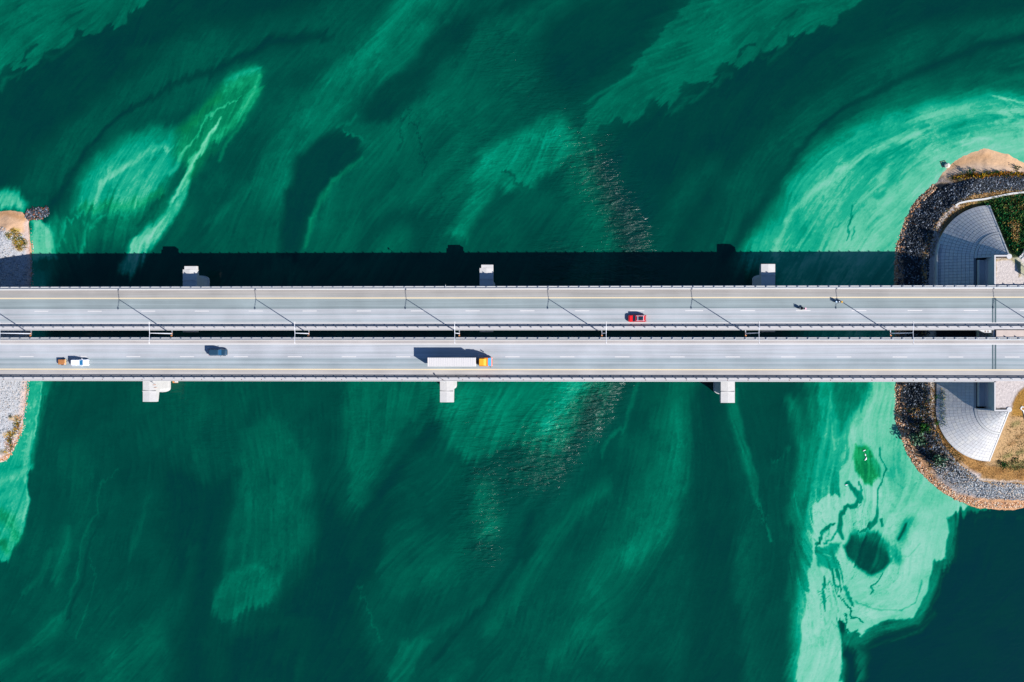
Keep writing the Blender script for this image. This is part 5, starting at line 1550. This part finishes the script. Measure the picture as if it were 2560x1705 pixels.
def car(label, loc, rz, L, Wd, Hh, body_m, hood, wind, roof0, rear, glass_m=M_GLASS, roof_m=None, rails=None, sunroof=False, hoodz=.98, name='car', group='cars on the bridge'):
    """x forward; hood..rear are x stations: hood = base of windscreen, wind = its top, roof0 = rear of roof, rear = base of rear window"""
    root = empty(name, loc, rz); tag(root, label, 'car', group)
    x0, x1 = -L / 2, L / 2; w = Wd / 2; bz = hoodz
    rings = [plan_ring(x0 + .12, x1 - .14, w - .06, .25, .2), plan_ring(x0, x1, w, .38, .42, wf=.93), plan_ring(x0 + .02, x1 - .03, w, .42, .68, wf=.92),
             plan_ring(x0 + .1, x1 - .22, w - .05, .42, bz - .12, wf=.9)]
    top = plan_ring(x0 + .2, x1 - .5, w - .14, .36, bz, wf=.9)
    rings.append(top)
    MB().loft(rings).build('body', body_m, root, smooth=False)
    # bonnet panel, gently proud
    MB().loft([plan_ring(hood - .05, x1 - .42, w - .2, .3, bz - .02, wf=.88), plan_ring(hood, x1 - .55, w - .28, .3, bz + .045, wf=.86)]).build('bonnet', body_m, root)
    # glasshouse
    gw, rw = w - .12, w - .3
    MB().loft([plan_ring(rear, hood, gw, .16, bz - .04), plan_ring(roof0, wind, rw, .14, Hh - .05)]).build('windows', glass_m, root)
    MB().loft([plan_ring(roof0 - .06, wind + .05, rw + .045, .16, Hh - .09), plan_ring(roof0 - .02, wind, rw + .03, .16, Hh - .02), plan_ring(roof0 + .12, wind - .14, rw - .12, .14, Hh + .02)]).build('roof', roof_m or body_m, root)
    for s in (-1, 1):
        for (a, c) in (((hood - .03, gw - .03, bz), (wind + .02, rw, Hh - .06)), ((rear + .05, gw - .04, bz), (roof0, rw, Hh - .06)), (((hood + rear) / 2 + .1, gw + .005, bz - .02), ((wind + roof0) / 2 + .1, rw + .02, Hh - .08))):
            MB().tube((a[0], s * a[1], a[2]), (c[0], s * c[1], c[2]), .035, n=5).build('pillar', body_m, root)
        MB().ball((hood - .25, s * (w + .1), bz + .04), .12, sc=(.7, 1.0, .7)).build('mirror', body_m, root)
        MB().ball((x1 - .3, s * (w - .32), .68), .17, sc=(1.1, 1.0, .5)).build('headlight', M_LAMPW, root)
        MB().box(x0 - .01, x0 + .14, *sorted((s * (w - .42), s * (w - .1))), .72, .92, .02).build('tail_light', M_LAMPR, root)
        wheel(root, x0 + .85, s * (w - .12)); wheel(root, x1 - .92, s * (w - .12))
        if rails:
            MB().tube((roof0 + .1, s * (rw - .02), Hh + .07), (wind - .1, s * (rw - .02), Hh + .07), .035, n=6).build('roof_rail', rails, root)
    if rails:
        for xx in (roof0 + .45, wind - .6):
            MB().box(xx - .05, xx + .05, -rw + .04, rw - .04, Hh + .06, Hh + .1).build('roof_bar', rails, root)
    if sunroof:
        MB().loft([plan_ring(roof0 + .55, wind - .2, rw - .16, .08, Hh + .021), plan_ring(roof0 + .57, wind - .22, rw - .18, .08, Hh + .035)]).build('sunroof', M_GLASS, root)
    for k in range(3):
        MB().box(x1 - .06 - .002 * k, x1 + .0, -.5, .5, .5 + .09 * k, .55 + .09 * k).build('grille', M_PLAST, root)
    return root

# white car towing a small brown-covered trailer, to the right
zc = DECK + .002
p = at(199.5, 906.3, 15.8)
white = car('white estate car with white roof bars, towing the brown-covered trailer', (p.x, p.y, zc), 0, 5.0, 1.95, 1.62, paint('white_car_paint', (.72, .73, .76)), .95, .2, -2.05, -2.4,
            glass_m=M_GLASSB, rails=mat('white_bar', (.8, .8, .82), rough=.4), hoodz=.96)
p = at(155.5, 905.0, 15.6)
tr = empty('car_trailer', (p.x, p.y, zc)); tag(tr, 'small two-wheeled trailer with a brown cover behind the white car', 'trailer')
MB().loft([plan_ring(-.98, .98, .66, .05, .38), plan_ring(-1.0, 1.0, .68, .05, .82)]).build('box', mat('brown_board', (.20, .085, .03), rough=.8), tr)
MB().loft([plan_ring(-1.02, 1.02, .7, .08, .8), plan_ring(-.98, .98, .66, .1, .93), plan_ring(-.55, .6, .3, .1, .98)]).build('cover', mat('brown_cover', (.30, .115, .03), rough=.75, var=.2, scale=3), tr)
MB().box(.9, 1.04, -.72, .72, .5, .96).build('front_board', mat('tan_board', (.6, .33, .14), rough=.7), tr)
MB().box(-1.06, -1.0, -.72, .72, .5, .75).build('tail_board', M_PLAST, tr)
for s in (-1, 1):
    wheel(tr, -.1, s * .82, r=.29, w=.16)
    MB().tube((.95, s * .45, .45), (1.85, 0, .45), .04, n=6).build('drawbar', M_STEEL, tr)
MB().ball((.85, -.5, 1.0), .1).build('spare_lamp', M_LAMPW, tr)

p = at(545, 880.8, 15.8)
car('black people carrier with a blue reflection in its paint colour and a tinted windscreen, in the upper lane of the lower bridge', (p.x, p.y, zc), 0, 5.1, 2.0, 1.75, paint('black_paint_blue_reflection', (.014, .042, .07), coat=1.0, rough=.3), 1.1, .35, -2.15, -2.42, glass_m=glass('tinted_glass', (.01, .05, .10), .1), rails=None, hoodz=1.0)  # bluish reflection put into the base colour of the black paint
p = at(1592.6, 795.8, 15.8)
car('bright red sport utility car with silver roof rails and dark sunroof', (p.x, p.y, zc), math.pi, 5.0, 2.0, 1.72, paint('red_car_paint', (.62, .006, .006)), 1.25, .5, -2.05, -2.38,
    rails=mat('silver_rail', (.62, .66, .72), rough=.35, metal=.2), sunroof=True, hoodz=1.02)

# truck
p = at(1150, 904.9, 17.5)
tk = empty('articulated_truck', (0, 0, 0)); tag(tk, 'articulated truck with a long white ribbed trailer and yellow-orange cab', 'truck')
MW = mat('trailer_roof_white', alb((244, 240, 248)), rough=.55, var=.04, scale=1.2, stretch=(2, .3, 1))
xl, xrr = at(1069.3, 900, 19).x, at(1189, 900, 19).x
yt_, yb_ = at(1150, 894, 19).y, at(1150, 916.4, 19).y
xm, ym = (xl + xrr) / 2, (yt_ + yb_) / 2
tk.location = (xm, ym, zc)
hl, hw = (xrr - xl) / 2, (yt_ - yb_) / 2
MB().box(-hl, hl, -hw, hw, 1.15, 3.95, .05).build('trailer_box', MW, tk)
me0 = None
k = 0
x = -hl + .55
while x < hl - .4:
    if me0 is None:
        o_ = MB().box(-.05, .05, -hw + .05, hw - .05, 0, .03).build('roof_rib', MW, tk); me0 = o_.data
    else: o_ = share('roof_rib', me0, tk)
    o_.location = (x, 0, 3.951); x += .62
MB().box(-hl - .02, -hl + .1, -hw - .01, hw + .01, 1.1, 4.0, .02).build('rear_frame', mat('cream_frame', (.62, .55, .5), rough=.6), tk)
MB().box(-hl + .3, hl - 1.0, -.5, .5, .8, 1.147).build('chassis', M_PLAST, tk)
for s in (-1, 1):
    MB().box(-hl + 3.5, hl - 4.2, *sorted((s * (hw - .1), s * (hw - .16))), .45, 1.1).build('side_skirt', MW, tk)
    for xx in (-hl + 1.9, -hl + 3.1, -hl + 4.3): wheel(tk, xx, s * (hw - .22), r=.5, w=.36)
    wheel(tk, hl - 1.1, s * (hw - .22), r=.5, w=.5); wheel(tk, hl + 2.7, s * (hw - .25), r=.5, w=.32)
MYEL = paint('yellow_cab_paint', (.62, .29, .012), coat=.4); MOR = paint('orange_cab_paint', (.62, .17, .01), coat=.5)
c0, c1 = hl + .85, hl + 4.05
def yr(x0, x1, w_, z, r_=.12): return plan_ring(x0, x1, w_, r_, z)
MB().box(hl - .6, c0 + .3, -.45, .45, .8, 1.05).build('chassis', M_PLAST, tk)
MB().loft([yr(c0, c1 + .1, 1.2, .55), yr(c0, c1 + .12, 1.22, 1.6), yr(c0, c1 - .02, 1.2, 1.9), yr(c0, c1 - .75, 1.12, 2.9)]).build('cab', MOR, tk)
MB().loft([yr(c0 + .05, c1 - 1.15, 1.1, 2.88), yr(c0 + .1, c1 - 1.3, .98, 3.35), yr(c0 + .12, c1 - 1.9, .9, 3.75)]).build('roof_fairing', MYEL, tk)
MB().box(c0 + .12, c1 - 1.25, -1.13, -1.05, 2.85, 3.3).build('fairing_edge', MOR, tk)
MB().box(c0 + .12, c1 - 1.25, 1.05, 1.13, 2.85, 3.3).build('fairing_edge', MOR, tk)
MB().box(c1 - 1.18, c1 - 1.05, -1.1, 1.1, 2.88, 3.02).build('lamp_bar', MOR, tk)
# windscreen, sloping from the roof edge to the nose
mb = MB()
mb.add([(c1 - .66, -1.02, 2.93), (c1 - .66, 1.02, 2.93), (c1 + .1, 1.12, 1.86), (c1 + .1, -1.12, 1.86), (c1 - .9, -1.02, 2.86), (c1 - .9, 1.02, 2.86), (c1 - .2, 1.12, 1.8), (c1 - .2, -1.12, 1.8)],
       [(0, 1, 2, 3)[::-1], (4, 5, 6, 7), (0, 4, 7, 3), (1, 2, 6, 5), (0, 1, 5, 4), (3, 7, 6, 2)])
mb.build('windscreen', mat('pale_blue_glass', (.05, .22, .55), rough=.35, var=.05, spec=.1), tk)
MB().loft([plan_ring(c1 + .02, c1 + .32, 1.22, .12, .35), plan_ring(c1 + .02, c1 + .34, 1.22, .12, .95)]).build('bumper', MOR, tk)
for s in (-1, 1):
    MB().box(c1 - .15, c1 + .02, *sorted((s * 1.25, s * 1.5)), 1.9, 2.7, .04).build('mirror', M_PLAST, tk)
    MB().tube((c1 - .1, s * 1.15, 2.75), (c1 - .08, s * 1.4, 2.72), .03, n=5).build('mirror_arm', M_PLAST, tk)
    MB().box(c1 + .3, c1 + .37, *sorted((s * .75, s * 1.1)), .65, .85, .01).build('headlight', M_LAMPW, tk)
MB().tube((c0 - .3, -.75, 1.0), (c0 - .3, -.75, 2.6), .1, n=8).build('exhaust', M_STEEL, tk)

# ------------------------------------------------------------------ motorcycles and riders
def moto(label, px, py, ang, body_m, box_m, bar_m):
    p = at(px, py, 15.8)
    root = empty('motorcycle', (p.x, p.y, zc), ang); tag(root, label, 'motorcycle', 'motorcycles in the upper carriageway')
    for x in (-.72, .78):
        o = MB().tube((0, -.07, 0), (0, .07, 0), .32, n=16).build('wheel', M_TYRE, root); o.location = (x, 0, .32)
    MB().loft([[(x, -w_, z0), (x, w_, z0), (x, w_ * .8, z1), (x, -w_ * .8, z1)] for x, w_, z0, z1 in ((-.55, .1, .35, .72), (-.1, .17, .25, .78), (.25, .2, .3, .98), (.55, .16, .5, .98), (.68, .08, .6, .85))]).build('frame_and_tank', body_m, root)
    MB().loft([[(x, -w_, .72), (x, w_, .72), (x, w_ * .8, z1), (x, -w_ * .8, z1)] for x, w_, z1 in ((-.85, .1, .86), (-.55, .15, .84), (-.1, .15, .82), (.12, .1, .88))]).build('seat', M_PLAST, root)
    MB().loft([[(x, -w_, z0), (x, w_, z0), (x, w_ * .7, z1), (x, -w_ * .7, z1)] for x, w_, z0, z1 in ((.55, .2, .7, 1.05), (.78, .24, .75, 1.2), (.92, .12, .8, 1.0))]).build('fairing', bar_m, root)
    MB().tube((.6, -.42, 1.08), (.6, .42, 1.08), .025, n=6).build('handlebar', M_STEEL, root)
    for s in (-1, 1):
        MB().tube((.62, s * .07, 1.0), (.8, s * .09, .32), .035, n=6).build('fork', M_STEEL, root)
        MB().ball((.72, s * .42, 1.2), .08, sc=(.5, 1, .7)).build('mirror', bar_m, root)
    MB().tube((-.9, -.17, .42), (.1, -.17, .34), .05, .04, n=6).build('exhaust', M_STEEL, root)
    MB().box(-1.02, -.66, -.26, .26, .82, 1.14, .04).build('top_box', box_m, root)
    MB().box(-.98, -.88, -.1, .1, .6, .72).build('tail_light', M_LAMPR, root)
    return root, p

def rider(label, p, ang, suit, helmet_m, skin_m, jacket_m):
    """one continuous body, seated and reaching to the handlebar"""
    J = {'pel': (-.18, 0, .92, .16), 'waist': (-.14, 0, 1.1, .15), 'chest': (-.02, 0, 1.33, .18), 'neck': (.06, 0, 1.5, .07), 'head': (.1, 0, 1.64, .1)}
    V = [J[k][:3] for k in ('pel', 'waist', 'chest', 'neck', 'head')]; Rr = [J[k][3] for k in ('pel', 'waist', 'chest', 'neck', 'head')]
    E = [(0, 1), (1, 2), (2, 3), (3, 4)]
    for s in (-1, 1):
        n = len(V)
        V += [(0.0, s * .2, 1.4), (.22, s * .34, 1.2), (.5, s * .34, 1.1), (.6, s * .34, 1.1)]; Rr += [.08, .06, .045, .045]
        E += [(2, n), (n, n + 1), (n + 1, n + 2), (n + 2, n + 3)]
        n = len(V)
        V += [(-.12, s * .14, .88), (.25, s * .26, .8), (.02, s * .24, .42), (.02, s * .24, .34), (.18, s * .25, .32)]; Rr += [.12, .085, .06, .05, .045]
        E += [(0, n), (n, n + 1), (n + 1, n + 2), (n + 2, n + 3), (n + 3, n + 4)]
    me = bpy.data.meshes.new('person'); me.from_pydata(V, E, []); me.update()
    o = bpy.data.objects.new('person', me); COL.objects.link(o)
    md_ = o.modifiers.new('skin', 'SKIN')
    for i, sv in enumerate(me.skin_vertices[0].data):
        sv.radius = (Rr[i], Rr[i]); sv.use_root = (i == 0)
    sb = o.modifiers.new('sub', 'SUBSURF'); sb.levels = 1; sb.render_levels = 2
    me.materials.append(jacket_m)
    o.location = (p.x, p.y, zc); o.rotation_euler = (0, 0, ang)
    tag(o, label, 'person', 'motorcycle riders')
    mb = MB().ball((.1, 0, 1.67), .16, n=12, m=8, sc=(1.05, .92, 1.0)); h = mb.build('helmet', helmet_m, o, smooth=True)
    MB().ball((.2, 0, 1.66), .1, n=8, m=5, sc=(.8, 1.1, .55)).build('visor', M_GLASS, o)
    for s in (-1, 1):
        MB().ball((.6, s * .35, 1.12), .05, sc=(1.2, 1.1, .8)).build('glove', M_PLAST, o)
        MB().ball((.12, s * .25, .33), .07, sc=(1.8, .8, .7)).build('boot', M_PLAST, o)
    return o
blk = mat('black_leather', (.012, .012, .014), rough=.6, var=.1)
a1 = math.pi - math.radians(4)
r1, p1 = moto('black motorcycle with a pink and white tail box, on the left of the two', 2005.5, 771, a1, mat('black_tank', (.01, .01, .012), rough=.3, coat=.5), mat('pink_white_box', (.75, .38, .45), rough=.5, var=.3, scale=6), mat('dark_fairing', (.05, .07, .08), rough=.4))
rider('rider all in black with a black helmet, on the left motorcycle', p1, a1, blk, mat('black_helmet', (.02, .02, .022), rough=.15), None, blk)
a2 = math.pi - math.radians(2)
r2, p2 = moto('motorcycle with a white front and yellow tail box, nearer the cream line', 2096.5, 754.6, a2, mat('white_tank', (.4, .5, .6), rough=.3, coat=.5), mat('yellow_box', (.8, .42, .03), rough=.5), mat('pale_blue_fairing', (.55, .7, .8), rough=.35))
rider('rider in a dark jacket with a white helmet, on the yellow-boxed motorcycle', p2, a2, blk, mat('white_helmet', (.8, .8, .82), rough=.2), None, blk)

# ------------------------------------------------------------------ small things on the piers and bridge edge
def small_sign(px, py, top, label):
    p = at(px, py, DECK)
    root = empty('post_sign', (p.x, p.y, DECK)); tag(root, label, 'sign', 'small diamond signs on the bridge edges')
    MB().tube((0, 0, -.4), (0, 0, top), .05, n=6).build('post', M_STEEL, root)
    MB().loft([[(x, 0, top - .35), (x, .36, top), (x, 0, top + .35), (x, -.36, top)] for x in (.055, .08)]).build('panel', mat('sign_white', (.6, .6, .6), rough=.5), root)
small_sign(1113, 952.8, 2.9, 'small diamond sign on a post at the lower edge, left of the middle pier')
small_sign(1115, 714.9, 2.0, 'small diamond sign on a post at the upper edge, left of the middle pier')

p = at(388.5, 961.5, ZC + .2)
nm_ = empty('marker_post', (p.x, p.y, ZC + .1)); tag(nm_, 'short marker post with orange cross bars on the lower left pier', 'marker post')
MB().tube((0, 0, 0), (0, 0, 1.5), .05, n=6).build('post', M_PLAST, nm_)
MB().box(-.05, .62, -.06, .06, 1.3, 1.42).build('cross_bar', M_ORNG, nm_)
MB().box(-.3, .62, -.95, -.85, .1, .2).build('cross_bar', mat('tan_bar', (.6, .38, .25), rough=.7), nm_)
MB().ball((0, 0, 1.55), .12).build('lamp', M_PLAST, nm_)
p = at(1101.6, 963, 9.4)
pb = empty('signal_panel', (p.x, p.y, 8.4)); tag(pb, 'narrow orange signal panel fixed to the left side of the middle lower pier', 'signal panel')
MB().box(-.1, .1, -1.2, 1.2, 0, 1.0).build('panel', mat('orange_panel', (.8, .22, .02), rough=.6), pb)
MB().box(-.5, -.1, -.32, -.16, .4, .6).build('bracket', mat('pink_bracket', (.7, .35, .28), rough=.6), pb)
p = at(438, 954.5, 12)
ip = empty('inspection_box', (p.x, p.y, 12)); tag(ip, 'rusty inspection platform poking from under the bridge, right of the first pier', 'platform')
MB().box(-.75, .75, -.3, 1.3, -.2, -.05).build('platform', M_ORNG, ip)
MB().box(.05, .85, -.2, .6, -.04, .5).build('cabinet', M_KERB, ip)

# birds resting on the green pool
M_BIRD = mat('white_feather', (.8, .8, .8), rough=.8)
def bird(px, py, a, lb, first=None):
    p = at(px, py, 0)
    if first is None:
        o = MB().ball((0, 0, .08), .2, n=10, m=6, sc=(1.5, .75, .7)).build('bird', M_BIRD)
        MB().ball((.3, 0, .26), .075, n=8, m=5, sc=(1.2, .9, 1)).build('head', M_BIRD, o)
        MB().tube((.2, 0, .14), (.28, 0, .26), .05, .04, n=6).build('neck', M_BIRD, o)
        MB().tube((.37, 0, .25), (.45, 0, .23), .02, .006, n=5).build('beak', M_ORNG, o)
        MB().loft([[(-.25, -.08, .1), (-.25, .08, .1), (-.25, .06, .15), (-.25, -.06, .15)], [(-.42, -.05, .13), (-.42, .05, .13), (-.42, .04, .15), (-.42, -.04, .15)]]).build('tail', M_BIRD, o)
    else: o = copy_tree(first)
    o.location = (p.x, p.y, 0); o.rotation_euler = (0, 0, a)
    tag(o, lb, 'bird', 'white birds on the algae')
    return o
b0 = bird(2160.5, 1126, .5, 'white bird floating highest on the green algae pool')
bird(2163, 1137, 2.0, 'white bird in the middle of the green algae pool', b0)
bird(2165, 1145.5, 1.2, 'white bird second lowest on the green algae pool', b0)
bird(2163.5, 1149, 3.6, 'white bird lowest on the green algae pool', b0)
bird(2116, 1212, 0.2, 'white bird at the dark upper end of the swirl', b0)

# pale boulder and driftwood at the sand
p = at(2367, 413.5, .3)
V = ICO_V * np.array([1.0, .85, .7]) * rng.uniform(.9, 1.1, (12, 1))
bo = mesh_obj('boulder', V + np.array([0, 0, .2]), [tuple(f) for f in ICO_F], mat('pale_boulder', alb((240, 232, 226)), rough=.9, var=.05, scale=2, bump=.05))
bo.location = p; tag(bo, 'rounded pale boulder in the water at the left corner of the sand', 'boulder')
p = at(2358, 409, 0)
dw = MB()
for (a, c) in (((-.9, .5, .1), (.6, .9, .15)), ((-.8, .6, .1), (-.4, -.8, .1)), ((.2, .8, .12), (.9, .3, .1)), ((-.4, -.7, .1), (-.1, -1.2, .08))):
    dw.tube(a, c, .07, .04, n=5)
dw = dw.build('driftwood', MATS['bark']); dw.location = p; tag(dw, 'dark branches of driftwood in the water beside the pale boulder', 'driftwood')
